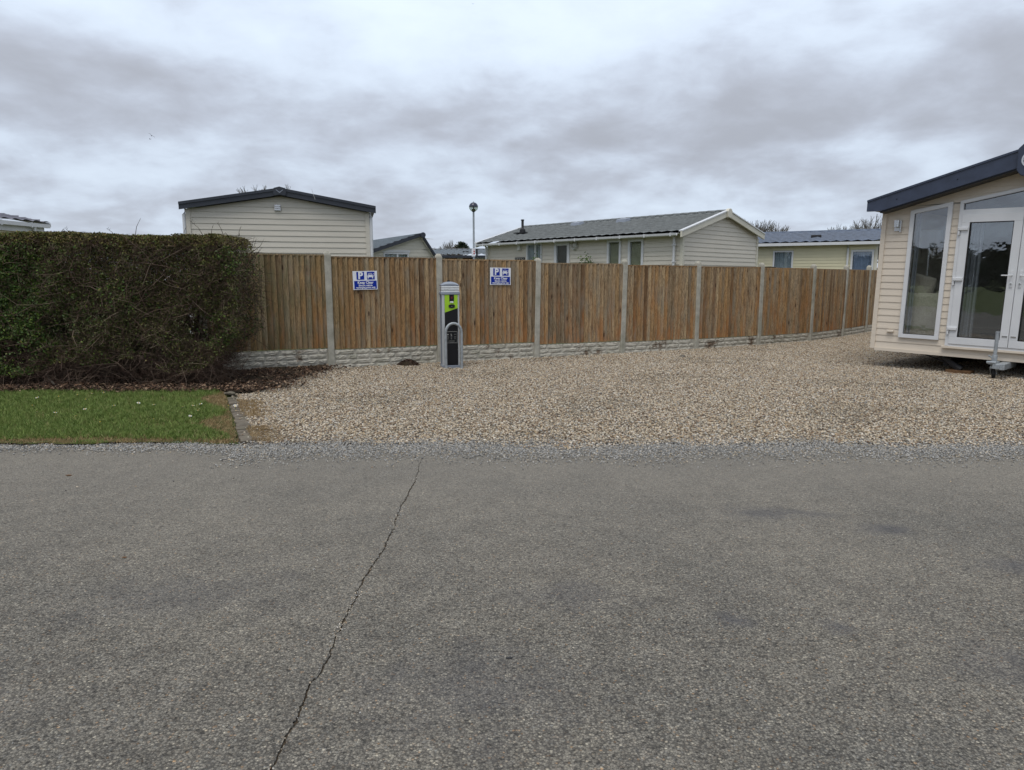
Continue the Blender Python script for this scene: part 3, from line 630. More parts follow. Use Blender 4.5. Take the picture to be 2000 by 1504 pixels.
# ------------------------------------------------------------------ the fence
def build_fence():
    root = empty('timber_panel_fence', (FP[1][0], FP[1][1], 0))
    tag(root, 'long weathered timber board fence between concrete posts above moulded concrete base', 'fence')
    inv = Vector((-FP[1][0], -FP[1][1], 0))
    def at_root(o, x, y, z, rz=0): o.location = Vector((x, y, z)) + inv; o.rotation_euler = (0, 0, rz)
    # post
    pm = MB(); w, c = 0.052, 0.010
    def ring(h, w_, c_): return [(-w_ + c_, -w_, h), (w_ - c_, -w_, h), (w_, -w_ + c_, h), (w_, w_, h), (-w_, w_, h), (-w_, -w_ + c_, h)]
    rs = [ring(-0.1, w, c), ring(1.775, w, c), ring(1.80, w * 0.9, c), ring(1.835, w * 0.45, c * .5)]
    base = len(pm.v)
    for r_ in rs: pm.v += r_
    for i in range(3):
        for j in range(6):
            k = (j + 1) % 6; pm.f.append((i * 6 + j, i * 6 + k, (i + 1) * 6 + k, (i + 1) * 6 + j)); pm.mi.append(0)
    pm.f.append(tuple(18 + j for j in range(6))); pm.mi.append(0)
    post_me = pm.mesh('concrete_post', MT['post'])
    zt = [1.835, 1.808, 1.79, 1.745, 1.722, 1.713, 1.703, 1.697, 1.700, 1.705]
    ptop = [1.89, 1.872, 1.862, 1.818, 1.810, 1.806, 1.79, 1.786, 1.790, 1.81, 1.81]
    lean = {2: 0.004, 3: -0.012, 4: -0.016, 8: -0.03}
    for i, (x, y) in enumerate(FP):
        a = math.atan2(FP[min(i + 1, len(FP) - 1)][1] - FP[max(i - 1, 0)][1], FP[min(i + 1, len(FP) - 1)][0] - FP[max(i - 1, 0)][0])
        o = link('concrete_post', post_me, root); at_root(o, x, y, ptop[i] - 1.835, a)
        o.rotation_euler = (0, -lean.get(i, 0) + random.uniform(-.003, .003), a)
    # rock-faced blocks of the gravel boards: a few shared shapes
    def block_me(wd, ht, seed):
        r = random.Random(seed); mb = MB(); nx, nz = 6, 4
        g = []
        for j in range(nz + 1):
            row = []
            for i in range(nx + 1):
                ed = i in (0, nx) or j in (0, nz)
                yy = -.001 * r.random() if ed else -0.005 - r.random() * 0.013
                jx = 0 if i in (0, nx) else r.uniform(-.25, .25); jz = 0 if j in (0, nz) else r.uniform(-.3, .3)
                row.append((wd * (i + jx) / nx, yy, ht * (j + jz) / nz))
            g.append(row)
        for j in range(nz):
            for i in range(nx): mb.face([g[j][i], g[j][i + 1], g[j + 1][i + 1], g[j + 1][i]])
        return mb.mesh('stone_block', MT['block'])
    H3 = 0.079
    bl_w = [0.21, 0.27, 0.33, 0.16]
    bmes = {(w_, s): block_me(w_ - 0.008, H3 - 0.008, int(w_ * 1000) + s) for w_ in bl_w for s in range(3)}
    board_w = 0.0845
    wm = []
    for s in range(4):
        r = random.Random(s); mb = MB(); hh = 1.466
        # feather-edge board: thick right edge laps over the next one
        zs = [0, .35, .8, 1.15, hh]
        for a, b in zip(zs[:-1], zs[1:]):
            mb.hexa([(-0.049, 0.006, a), (0.0395, -0.030, a), (0.040, -0.006, a), (-0.049, 0.010, a), (-0.049, 0.006, b), (0.0395, -0.030, b), (0.040, -0.006, b), (-0.049, 0.010, b)])
        wm.append(mb.mesh('fence_board', MT['wood']))
    for i in range(len(FP) - 1):
        A, B = Vector(FP[i]), Vector(FP[i + 1]); d = B - A; L = d.length; d.normalize(); a = math.atan2(d.y, d.x); nrm = Vector((d.y, -d.x))
        zp = zt[i]; zb = zp - 1.5
        # panel frame: rails behind, capping above
        fm = MB(); fm.box(0.055, L - 0.055, 0.004, 0.04, 0.03, 0.075); fm.box(0.055, L - 0.055, 0.004, 0.04, 0.70, 0.745); fm.box(0.055, L - 0.055, 0.004, 0.04, 1.40, 1.45)
        fm.box(0.052, L - 0.052, -0.028, 0.035, 1.462, 1.487); fm.box(0.052, 0.07, -0.008, 0.03, 0.0, 1.46); fm.box(L - 0.07, L - 0.052, -0.008, 0.03, 0.0, 1.46)
        pn = fm.build('fence_panel', MT['wood'], root); at_root(pn, A.x, A.y, zb, a)
        n = 21; x0 = 0.075; step = (L - 0.055 - 0.04 - x0) / (n - 1) if n > 1 else 0
        if i >= 8: n = 21
        for k in range(n):
            o = link('fence_board', wm[random.randrange(4)], pn)
            o.location = (x0 + 0.026 + step * k - 0.0, -0.008 + random.uniform(-0.003, 0.002), 0.004 + random.uniform(-.004, .004)); o.rotation_euler = (0, random.uniform(-.0035, .0035), random.uniform(-.03, .03))
            o.scale = (1, 1, 1 + random.uniform(-.002, .002))
        # concrete gravel board
        gm = MB(); gm.box(0.05, L - 0.05, -0.018, 0.025, -0.06, 0.262)
        gb = gm.build('gravel_board', MT['block'], root); at_root(gb, A.x, A.y, zb - 0.268, a)
        for row in range(4):
            x = 0.056; zz = 0.258 - H3 * (row + 1) + 0.003
            if i < 1 and row > 2: continue
            first = True
            while x < L - 0.075:
                w_ = bl_w[(row * 2 + random.randrange(4)) % 4]
                if x + w_ > L - 0.056: 
                    rem = L - 0.056 - x
                    if rem < 0.10: break
                    w_s = rem
                    o = link('stone_block', bmes[(0.21, 0)], gb); o.scale = (w_s / 0.21, 1, 1)
                else:
                    o = link('stone_block', bmes[(w_, random.randrange(3))], gb); w_s = w_
                o.location = (x, -0.0185, zz); x += w_s
    return root
build_fence()

# ------------------------------------------------------------------ walls, windows, roofs of the holiday homes
def P3(o, u, n, a, off, b):
    return (o[0] + u[0] * a + n[0] * off, o[1] + u[1] * a + n[1] * off, o[2] + b)
def clad(parent, o, u, n, W_, z0, top, e, openings, mat, brk=(), thick=0.016, zmax=None):
    """lapped horizontal boards over a wall; top(a) gives the wall top, openings = (a0,a1,b0,b1l,b1r)"""
    zm = zmax or max(top(a) for a in (0, W_, W_ / 2) + tuple(brk))
    z = z0
    while z < zm - 0.01:
        z1 = z + e
        bs = {0.0, W_} | set(brk)
        for (a0, a1, b0, bl_, br_) in openings:
            if b0 < z1 and max(bl_, br_) > z: bs |= {a0, a1}
        for a in np.linspace(0, W_, 60)[1:-1]:
            t = top(a)
            if z - 0.03 < t < z1 + 0.03: bs.add(float(a))
        bs = sorted(bs); segs = []; cur = []
        for a0, a1 in zip(bs[:-1], bs[1:]):
            if a1 - a0 < 1e-4: continue
            am = (a0 + a1) / 2
            lo0 = lo1 = z; h0 = min(z1, top(a0 + 1e-4)); h1 = min(z1, top(a1 - 1e-4)); dead = False
            for (q0, q1, b0, bl_, br_) in openings:
                if q0 - 1e-6 <= am <= q1 + 1e-6:
                    f0 = bl_ + (br_ - bl_) * (a0 - q0) / (q1 - q0); f1 = bl_ + (br_ - bl_) * (a1 - q0) / (q1 - q0)
                    if z1 <= b0 or z >= max(f0, f1): continue
                    if z < b0: h0 = min(h0, b0); h1 = min(h1, b0)
                    elif z1 > min(f0, f1): lo0 = max(lo0, f0); lo1 = max(lo1, f1)
                    else: dead = True
            if dead or (h0 <= lo0 + 1e-3 and h1 <= lo1 + 1e-3):
                if cur: segs.append(cur); cur = []
                continue
            cur.append((a0, a1, lo0, lo1, max(h0, lo0), max(h1, lo1)))
        if cur: segs.append(cur)
        for sg in segs:
            mb = MB(); off = lambda b: 0.004 + thick * (1 - (b - z) / e)
            for (a0, a1, l0, l1, h0, h1) in sg:
                mb.face([P3(o, u, n, a0, off(l0), l0), P3(o, u, n, a1, off(l1), l1), P3(o, u, n, a1, off(h1), h1), P3(o, u, n, a0, off(h0), h0)])
                mb.face([P3(o, u, n, a0, -0.006, l0 + .001), P3(o, u, n, a1, -0.006, l1 + .001), P3(o, u, n, a1, off(l1), l1), P3(o, u, n, a0, off(l0), l0)])
            a0, _, l0, _, h0, _ = sg[0]; mb.face([P3(o, u, n, a0, -0.006, l0), P3(o, u, n, a0, off(l0), l0), P3(o, u, n, a0, off(h0), h0), P3(o, u, n, a0, -0.006, h0)])
            _, a1, _, l1, _, h1 = sg[-1]; mb.face([P3(o, u, n, a1, off(l1), l1), P3(o, u, n, a1, -0.006, l1), P3(o, u, n, a1, -0.006, h1), P3(o, u, n, a1, off(h1), h1)])
            mb.build('cladding_board', mat, parent)
        z = z1
def ubox(mb, o, u, n, a0, a1, o0, o1, b0, b1, mi=0):
    """box in wall coordinates: along, outwards, up"""
    mb.hexa([P3(o, u, n, a0, o1, b0), P3(o, u, n, a1, o1, b0), P3(o, u, n, a1, o0, b0), P3(o, u, n, a0, o0, b0),
             P3(o, u, n, a0, o1, b1), P3(o, u, n, a1, o1, b1), P3(o, u, n, a1, o0, b1), P3(o, u, n, a0, o0, b1)], mi)
def wave_cloth(o, u, n, a0, a1, b0, b1, off, amp=0.02, wl_=0.07):
    mb = MB(); k = max(8, int((a1 - a0) / wl_ * 4)); pts = []
    for i in range(k + 1):
        a = a0 + (a1 - a0) * i / k
        pts.append((a, off + amp * math.sin(2 * PI * (a - a0) / wl_) + amp * .4 * math.sin(2 * PI * a / (wl_ * 2.7))))
    for (p, q) in zip(pts[:-1], pts[1:]):
        mb.face([P3(o, u, n, p[0], p[1], b0), P3(o, u, n, q[0], q[1], b0), P3(o, u, n, q[0], q[1], b1), P3(o, u, n, p[0], p[1], b1)])
    return mb
def window(parent, o, u, n, a0, a1, b0, b1, fw=0.055, mull=(), cloth=None, gap=None, header=True, frame='white', name='window', hm='trimD'):
    mb = MB()
    ubox(mb, o, u, n, a0, a1, -0.03, 0.045, b0, b0 + fw); ubox(mb, o, u, n, a0, a1, -0.03, 0.045, b1 - fw, b1)
    ubox(mb, o, u, n, a0, a0 + fw, -0.03, 0.044, b0 + fw, b1 - fw); ubox(mb, o, u, n, a1 - fw, a1, -0.03, 0.044, b0 + fw, b1 - fw)
    for m_ in mull: ubox(mb, o, u, n, m_ - 0.03, m_ + 0.03, -0.02, 0.04, b0 + fw, b1 - fw)
    w = mb.build(name, MT[frame], parent)
    edges = [a0 + fw] + [v for m_ in mull for v in (m_ - 0.03, m_ + 0.03)] + [a1 - fw]
    for p, q in zip(edges[0::2], edges[1::2]):
        g = MB(); ubox(g, o, u, n, p - .004, q + .004, 0.0, 0.008, b0 + fw - .004, b1 - fw + .004); g.build('pane', MT['glass'], w)
    if cloth:
        segs = [(a0 + fw, a1 - fw)] if not gap else [(a0 + fw, gap[0]), (gap[1], a1 - fw)]
        for (p, q) in segs: wave_cloth(o, u, n, p, q, b0 + fw, b1 - fw, -0.045, 0.012, 0.075 if cloth != 'blind' else 9.0).build('curtain', MT[cloth], w)
    if header:
        h = MB(); ubox(h, o, u, n, a0 - 0.05, a1 + 0.05, -0.01, 0.04, b1 + 0.012, b1 + 0.10); h.build('window_header', MT[hm], parent)
    return w
def tile_roof(parent, p0, along, up, mat, tw=0.30, course=0.32, amp=0.016, step=0.022, thick=0.03, name='roof'):
    """profiled tile sheet: rolls across, a real step at each course"""
    p0 = Vector(p0); along = Vector(along); up = Vector(up); L = along.length; S_ = up.length; a = along.normalized(); s = up.normalized(); n = a.cross(s).normalized()
    if n.z < 0: n = -n
    nc = max(1, round(S_ / course)); ch = S_ / nc; na = max(4, int(L / tw * 5))
    V = []; rows = 0
    for c_ in range(nc):
        for (f, h) in ((0.0, step), (1.0, 0.002)):
            for i in range(na + 1):
                x = L * i / na; ph = (x / tw + (c_ % 2) * 0.5) % 1.0
                wv = amp * (math.sin(2 * PI * ph) + 0.35 * math.sin(4 * PI * ph))
                V.append(p0 + a * x + s * (ch * (c_ + f)) + n * (h + wv * (1.0 if f == 0 else .8) + amp * 1.3))
            rows += 1
    V = np.array([tuple(v) for v in V]); w = na + 1
    i = np.arange(rows - 1)[:, None] * w + np.arange(na)[None, :]; i = i.ravel(); q = np.stack([i, i + 1, i + w + 1, i + w], 1)
    o = link(name, np_mesh(name, V, q, mat), parent)
    return o
def slab(parent, name, poly, vec, mat):
    mb = MB(); mb.prism(poly, vec); return mb.build(name, mat, parent)
X_, Y_, Z_ = Vector((1, 0, 0)), Vector((0, 1, 0)), Vector((0, 0, 1))
def bar(parent, name, p, q, w, h, mat, upv=Z_, bevel=0.0):
    """rectangular bar from p to q, width w sideways, h along upv (downwards from the line)"""
    p, q = Vector(p), Vector(q); d = (q - p).normalized(); s = d.cross(Vector(upv)).normalized() * (w / 2); hv = Vector(upv) * h
    mb = MB(); mb.hexa([p - s - hv, p + s - hv, q + s - hv, q - s - hv, p - s, p + s, q + s, q - s]); return mb.build(name, mat, parent, bevel=bevel)

# ---- left home: beige gable end above hedge and fence
def home_left():
    r = empty('mobile_home', (-6.84 + 0.04 * 1, 14.67, 0), R(13)); tag(r, 'beige clad mobile home with black gable fascia and downpipes, standing behind the hedge', 'mobile home')
    Wd = 3.66; o, u, n = (0.11, 0, 0), (1, 0, 0), (0, -1, 0)
    mid = 1.86; top = lambda a: 3.17 - 0.168 * abs(a - mid)
    mb = MB(); mb.prism([(0.12, 0.05, 0.45), (0.10 + Wd, 0.05, 0.45), (0.10 + Wd, 0.05, 2.84), (0.11 + mid, 0.05, 3.15), (0.12, 0.05, 2.84)], (0, 9, 0)); mb.build('body', MT['cladA'], r)
    clad(r, o, u, n, Wd, 0.46, top, 0.118, [(1.72, 1.86, 2.86, 2.99, 2.99)], MT['cladA'], (mid,), 0.013)
    for x in (0.09, Wd + 0.045):
        m = MB(); m.box(x, x + 0.085, -0.034, 0.05, 0.45, 2.87); m.build('corner_trim', MT['cladA'], r)
    for x, nm in ((.055, 0), (Wd + 0.165, 1)):
        m = MB(); m.tube([(x, -0.02, 0.3), (x, -0.02, 2.75), (x + (.03 if not nm else -.03), 0.05, 2.86)], 0.033, 10); m.build('downpipe', MT['white'], r, True)
    # vent light in the gable
    m = MB(); ubox(m, o, u, n, 1.725, 1.855, 0.0, 0.05, 2.862, 2.988); w = m.build('gable_vent', MT['white'], r, bevel=.006)
    for b in (2.875, 2.92, 2.955):
        m = MB(); ubox(m, o, u, n, 1.74, 1.84, 0.05, 0.062, b, b + 0.022); m.build('vent_slat', MT['chrome'], w)
    # fascia in two stepped layers per side, end cap at the ridge
    ax = 0.11 + mid
    for sx, xe in ((-1, -0.005), (1, 3.93)):
        zt = lambda x: 3.325 - 0.168 * abs(x - ax) * 1.0
        for (d0, d1, y0, nm) in ((0.0, 0.055, -0.175, 'verge_cap'), (0.05, 0.15, -0.155, 'fascia')):
            x0, x1 = (xe, ax) if sx < 0 else (ax, xe)
            poly = [(x0, y0, zt(x0) - d1), (x1, y0, zt(x1) - d1), (x1, y0, zt(x1) - d0), (x0, y0, zt(x0) - d0)]
            slab(r, nm, poly, (0, 0.04 if nm == 'verge_cap' else 0.03, 0), MT['navyA'])
        rs = [(xe, -0.14, zt(xe) - 0.02), (ax, -0.14, zt(ax) - 0.02), (ax, -0.14, zt(ax) - 0.06), (xe, -0.14, zt(xe) - 0.06)]
        slab(r, 'roof_sheet', rs, (0, 9.2, 0), MT['navyA'])
    m = MB(); m.prism([(ax - .13, -.205, 3.20), (ax - .11, -.205, 3.155), (ax, -.205, 3.175), (ax + .11, -.205, 3.155), (ax + .13, -.205, 3.20), (ax + .115, -.205, 3.315), (ax, -.205, 3.345), (ax - .115, -.205, 3.315)], (0, .05, 0))
    c = m.build('ridge_cap', MT['navyA'], r, bevel=.008)
    m = MB(); m.prism([(ax - .07, -.212, 3.27), (ax, -.212, 3.21), (ax + .07, -.212, 3.27), (ax + .07, -.212, 3.285), (ax, -.212, 3.23), (ax - .07, -.212, 3.285)], (0, .01, 0)); m.build('emblem', MT['greycast'], c)
    m = MB(); m.tube([(0.80, 0.5, 3.05), (0.80, 0.5, 3.19)], 0.03, 10); m.box(0.76, 0.84, 0.46, 0.54, 3.18, 3.20); m.build('flue', MT['black'], r)
    bar(r, 'cable', (2.62, -.18, 3.31), (2.68, -.17, 3.10), .008, .006, MT['white_old'], upv=(1, 0, 0))
home_left()

# ---- middle home: cream, long side with windows and door, green-grey tiled roof
def home_middle():
    th = math.atan2(.682, .731)
    r = empty('mobile_home', (4.62, 19.23, 0), th); tag(r, 'long cream mobile home with green grey tiled roof and flue, beyond the middle fence', 'mobile home')
    Wg, L = 4.08, 7.98; ez = 2.70; ax = 2.03; rz = 3.30
    o1, u1, n1 = (0, 0, 0), (0, 1, 0), (-1, 0, 0)       # long side, a runs away from the near corner
    o2, u2, n2 = (0, 0, 0), (1, 0, 0), (0, -1, 0)
    m = MB(); m.prism([(0.10, 0.10, .4), (Wg - .05, .10, .4), (Wg - .05, .10, ez + .06), (ax, .10, rz - .02), (.10, .10, ez - .02)], (0, L - .2, 0)); m.build('body', MT['darkroom'], r)
    wins = [(5.32, 6.03), (4.10, 4.76), (2.07, 2.59), (1.27, 1.81)]
    bt = [(1.55, 2.62), (0.55, 2.60), (1.55, 2.59), (1.55, 2.58)]
    ops = [(w[0] + .01, w[1] - .01, b[0] + .01, b[1] - .01, b[1] - .01) for w, b in zip(wins, bt)]
    clad(r, o1, u1, n1, L, 0.50, lambda a: ez, 0.122, ops, MT['cladD'], (), 0.015)
    clad(r, o2, u2, n2, Wg, 0.50, lambda a: min(rz + .02 - (rz - ez) / ax * abs(a - ax), 9) if a < ax else rz + .02 - (rz - ez - .06) / (Wg - ax) * (a - ax), 0.122, [], MT['cladD'], (ax,), 0.015)
    window(r, o1, u1, n1, 5.32, 6.03, 1.55, 2.62, .05, (5.62,), 'curtain')
    d = window(r, o1, u1, n1, 4.10, 4.76, .55, 2.60, .10, (), None, name='door')
    window(r, o1, u1, n1, 2.07, 2.59, 1.55, 2.59, .07, (), 'blind'); window(r, o1, u1, n1, 1.27, 1.81, 1.55, 2.58, .07, (), 'blind')
    for (x, y) in ((-.03, -.035), (-.03, L - .05), (Wg - .06, -.03)):
        m = MB(); m.box(x, x + .09, y, y + .09, .45, ez - .02); m.build('corner_trim', MT['trimD'], r)
    for y in (0.20, L + .02):
        m = MB(); m.tube([(-.10, y, .2), (-.10, y, 2.56), (-.2, y, 2.68)], .036, 10)
        for z in (1.2, 1.9, 2.35): m.box(-.145, -.055, y - .045, y + .045, z, z + .03)
        m.build('downpipe', MT['white'], r, True)
    # roof
    sl = (rz + .05 - (ez - .01)) / (ax + .27)
    tile_roof(r, (-.27, -.06, ez - .01), (0, L + .40, 0), (ax + .27, 0, rz + .07 - ez + .0), MT['roofD'], .30, .30, 0.010, 0.034)
    tile_roof(r, (ax, -.06, rz + .06), (0, L + .40, 0), (Wg + .10 - ax, 0, -(rz - ez) + .06), MT['roofD'], .30, .30, 0.014, 0.0)
    m = MB(); n_ = 28
    for i in range(n_):
        y0 = -.06 + (L + .40) * i / n_; m.tube([(ax, y0, rz + .075), (ax, y0 + (L + .40) / n_ - .015, rz + .083)], .055, 8)
    m.build('ridge_tiles', MT['roofD'], r, True)
    slab(r, 'soffit', [(-.25, -.05, ez - .045), (.12, -.05, ez - .045), (.12, -.05, ez - .03), (-.25, -.05, ez - .03)], (0, L + .36, 0), MT['white_old'])
    g = MB(); g.prism([(-.35, 0, ez - .03), (-.34, 0, ez - .085), (-.31, 0, ez - .105), (-.28, 0, ez - .105), (-.255, 0, ez - .085), (-.25, 0, ez - .03), (-.262, 0, ez - .03), (-.27, 0, ez - .08), (-.33, 0, ez - .08), (-.338, 0, ez - .03)], (0, L + .32, 0)); gt = g.build('gutter', MT['white'], r)
    for i in range(10):
        m = MB(); y = .15 + i * .86; m.box(-.358, -.245, y, y + .035, ez - .112, ez - .02); m.build('gutter_bracket', MT['white'], gt)
    # barge boards
    for yy, nm in ((-.17, 'near'), (L + .33, 'far')):
        for (xa, za, xb, zb) in ((-.30, ez + .0, ax, rz + .085), (Wg + .13, ez + .11, ax, rz + .085)):
            slab(r, 'barge_board', [(xa, yy, za - .145), (xb, yy, zb - .155), (xb, yy, zb + .012), (xa, yy, za + .018)], (0, .05, 0), MT['trimD'] if nm == 'near' else MT['white_old'])
            slab(r, 'verge_trim', [(xa, yy - .02, za + .005), (xb, yy - .02, zb), (xb, yy - .02, zb + .03), (xa, yy - .02, za + .035)], (0, .12, 0), MT['white'])
    m = MB(); m.prism([(ax - .10, -.225, rz - .10), (ax, -.225, rz - .12), (ax + .10, -.225, rz - .10), (ax + .12, -.225, rz + .07), (ax + .07, -.225, rz + .135), (ax, -.225, rz + .15), (ax - .07, -.225, rz + .135), (ax - .12, -.225, rz + .07)], (0, .10, 0)); m.build('ridge_cap', MT['trimD'], r, bevel=.01)
    sy = (rz + .07 - ez) / (ax + .27)
    def rp(x, y, h=0.0): return (x, y, ez + .03 + sy * (x + .27) + h)
    m = MB(); c = rp(.87, 7.16); m.lathe([(.10, -.05), (.11, .03), (.10, .12), (.055, .15), (.045, .17), (.045, .42), (.06, .43), (.06, .46), (.0, .47)], 14, c); m.box(c[0] - .2, c[0] + .2, c[1] - .25, c[1] + .25, c[2] - .02, c[2] + .012); m.build('flue', MT['darksteel'], r, True)
    for (x, y) in ((1.66, 5.28), (1.62, 3.29)):
        c = rp(x, y); m = MB(); m.hexa([(c[0] - .16, c[1] - .2, c[2] - .06), (c[0] + .12, c[1] - .2, c[2] + .02), (c[0] + .12, c[1] + .2, c[2] + .02), (c[0] - .16, c[1] + .2, c[2] - .06), (c[0] - .14, c[1] - .18, c[2] + .055), (c[0] + .1, c[1] - .18, c[2] + .10), (c[0] + .1, c[1] + .18, c[2] + .10), (c[0] - .14, c[1] + .18, c[2] + .055)]); m.build('roof_vent', MT['greycast'], r, bevel=.01)
    m = MB(); ubox(m, o1, u1, n1, 6.29, 6.43, 0.0, .10, 2.40, 2.66); m.build('outside_light', MT['white_old'], r, bevel=.012)
    m = MB(); ubox(m, o1, u1, n1, 6.12, 6.60, 0.0, .03, 2.075, 2.175); pl = m.build('name_plate', MT['black'], r)
    # the plate's raised letters are too blurred in the photograph to read: kept as worn white strokes
    m = MB(); rr = random.Random(5)
    for i in range(8):
        a = 6.57 - i * .053
        ubox(m, o1, u1, n1, a - .007, a, .031, .034, 2.10, 2.15)
        b = 2.10 + .045 * rr.random(); ubox(m, o1, u1, n1, a - .035, a - .008, .031, .034, b, b + .008)
        if i % 2: ubox(m, o1, u1, n1, a - .040, a - .034, .031, .034, 2.10, 2.15)
    m.build('lettering', MT['white_old'], pl)
    # coiled hose hung on the wall
    h = empty('hose_coil', (0, 0, 0), 0)
    m = MB(); cy, cz = 3.88, 2.50
    pts = []
    for i in range(130):
        t = i / 130 * 5 * 2 * PI; rad = .135 + .012 * math.sin(i * .37) - .006 * (i / 26)
        pts.append((-.05 - .012 * (i / 26), cy + rad * math.cos(t) * .95, cz + rad * math.sin(t) * 1.1))
    m.tube(pts, .009, 6); m.tube([(-.02, cy, cz + .17), (-.09, cy, cz + .17)], .012, 6)
    m.lathe([(.07, 0), (.075, .03), (.04, .045), (.0, .045)], 12, (0, 0, 0))
    bpy.data.objects.remove(h)
    o = m.build('hose_coil', MT['white_old'], None, True)
    # lathe disc sits at the origin of the mesh: turn it into the hook plate by moving its vertices
    me = o.data; nv = 12 * 4
    for v in list(me.vertices)[-nv:]:
        x, y, z = v.co; v.co = (-.03 - z, cy + x, cz + y)
    o.location = r.location; o.rotation_euler = r.rotation_euler
    tag(o, 'coiled pale garden hose hanging beside the door of the middle home', 'hose')
home_middle()

# ---- right far home: yellow cream with blue tiles and blue curtains
def home_right():
    th = R(27); l = Vector((-math.cos(th), math.sin(th))); ang = math.atan2(-l.y, -l.x) + 0.0
    r = empty('mobile_home', (12.52, 24.32, 0), math.atan2(l.y, l.x)); tag(r, 'yellow cream mobile home with blue grey tiles and blue curtains, beyond the far right fence', 'mobile home')
    # local x runs along the long side away from the near corner; depth is local -y
    L, Dp, ez, rz, ax = 9.0, 3.6, 2.72, 3.16, 1.75
    o1, u1, n1 = (0, 0, 0), (1, 0, 0), (0, 1, 0)
    o2, u2, n2 = (0, 0, 0), (0, -1, 0), (-1, 0, 0)
    m = MB(); m.prism([(.1, -.1, .4), (.1, -Dp, .4), (.1, -Dp, ez), (.1, -ax, rz - .03), (.1, -.1, ez)], (L - .2, 0, 0)); m.build('body', MT['darkroom'], r)
    ops = [(2.67, 3.34, 1.51, 2.46, 2.46), (.08, .78, 1.51, 2.45, 2.45)]
    clad(r, o1, u1, n1, L, .5, lambda a: ez - .02, .108, ops, MT['cladE'], (), .013)
    clad(r, o2, u2, n2, Dp, .5, lambda a: rz - (rz - ez) / ax * abs(a - ax), .108, [(.25, .8, 1.5, 2.35, 2.35)], MT['cladE'], (ax,), .013)
    window(r, o1, u1, n1, 2.66, 3.35, 1.5, 2.47, .055, (), 'curtain', hm='cladE'); window(r, o1, u1, n1, .07, .79, 1.5, 2.46, .065, (), 'curtainE', hm='cladE')
    window(r, o2, u2, n2, .24, .81, 1.49, 2.36, .05, (), None, header=False)
    m = MB(); m.box(-.04, .05, -.05, .035, .45, ez - .03); m.build('corner_trim', MT['trimD'], r)
    m = MB(); m.tube([(.89, .06, .2), (.89, .06, 2.52), (.89, .22, 2.66)], .036, 10); m.build('downpipe', MT['white'], r, True)
    bar(r, 'gutter', (-.1, .24, ez + .01), (L + .1, .24, ez + .01), .11, .10, MT['white'])
    m = MB(); m.box(-.1, L, 0.0, .19, ez - .04, ez - .025); m.build('soffit', MT['white_old'], r)
    tile_roof(r, (-.12, .25, ez - .01), (L + .2, 0, 0), (0, -(ax + .25), rz + .05 - ez), MT['roofE'], .33, .34, .018, .042)
    tile_roof(r, (-.12, -ax, rz + .04), (L + .2, 0, 0), (0, -(Dp - ax + .25), -(rz - ez)), MT['roofE'], .33, .34, .016, 0)
    m = MB(); m.tube([(-.14, -ax, rz + .06), (L, -ax, rz + .06)], .05, 8); m.build('ridge_tiles', MT['roofE'], r, True)
    slab(r, 'barge_board', [(-.16, .27, ez - .09), (-.16, -ax, rz - .05), (-.16, -ax, rz + .07), (-.16, .27, ez + .04)], (.04, 0, 0), MT['white']); slab(r, 'barge_board', [(-.16, -Dp - .2, ez - .12), (-.16, -ax, rz - .05), (-.16, -ax, rz + .07), (-.16, -Dp - .2, ez + .0)], (.04, 0, 0), MT['white'])
    m = MB(); x, y, z = 1.98, -.55, ez + .23; m.box(x - .17, x + .17, y - .1, y + .1, z - .08, z + .085); m.build('roof_vent', MT['darksteel'], r, bevel=.02)
home_right()

# ---- small home seen past the left one
def home_small():
    g = Vector((.86, .5)).normalized(); r = empty('mobile_home', (-3.5, 27.0, 0), math.atan2(g.y, g.x)); tag(r, 'small cream home with dark edged lopsided gable, peeping between the left home and lamp post', 'mobile home')
    xl, xr = -3.2, .62
    def top(x): return 3.06 - (.34 * -x if x < 0 else 1.45 * x)
    W_ = xr - xl; o, u, n = (xl, 0, 0), (1, 0, 0), (0, -1, 0)
    m = MB(); m.prism([(xl, .05, .4), (xr, .05, .4), (xr, .05, top(xr)), (0, .05, top(0)), (xl, .05, top(xl))], (0, 8, 0)); m.build('body', MT['cladB'], r)
    clad(r, o, u, n, W_, .5, lambda a: top(a + xl), .13, [(1.72, 2.72, 1.6, 2.42, 2.42)], MT['cladB'], (-xl,), .014)
    window(r, o, u, n, 1.72, 2.72, 1.6, 2.43, .05, (2.27,), 'curtain', hm='white')
    for (xa, xb) in ((xl - .1, 0), (xr + .06, 0)):
        za, zb = top(xa), top(0)
        slab(r, 'fascia', [(xa, -.22, za - .0), (xb, -.22, zb + .0), (xb, -.22, zb + .13), (xa, -.22, za + .13)], (0, .06, 0), MT['navyA'])
        slab(r, 'barge_trim', [(xa, -.10, za - .06), (xb, -.10, zb - .07), (xb, -.10, zb + .01), (xa, -.10, za + .01)], (0, .03, 0), MT['cladB'])
    m = MB(); m.lathe([(.0, -.03), (.10, -.03), (.10, .05), (.0, .05)], 14, (0, 0, 0)); c = m.build('ridge_cap', MT['navyA'], r); c.rotation_euler = (R(90), 0, 0); c.location = (.02, -.24, 3.10)
    tile_roof(r, (xl - .1, -.18, top(xl - .1) + .09), (0, 8.3, 0), (-xl + .1, 0, top(0) - top(xl - .1)), MT['roofC'], .3, .3, .016, .04)
    tile_roof(r, (0, -.18, top(0) + .09), (0, 8.3, 0), (xr + .06, 0, top(xr + .06) - top(0)), MT['roofC'], .3, .3, .014, 0)
home_small()

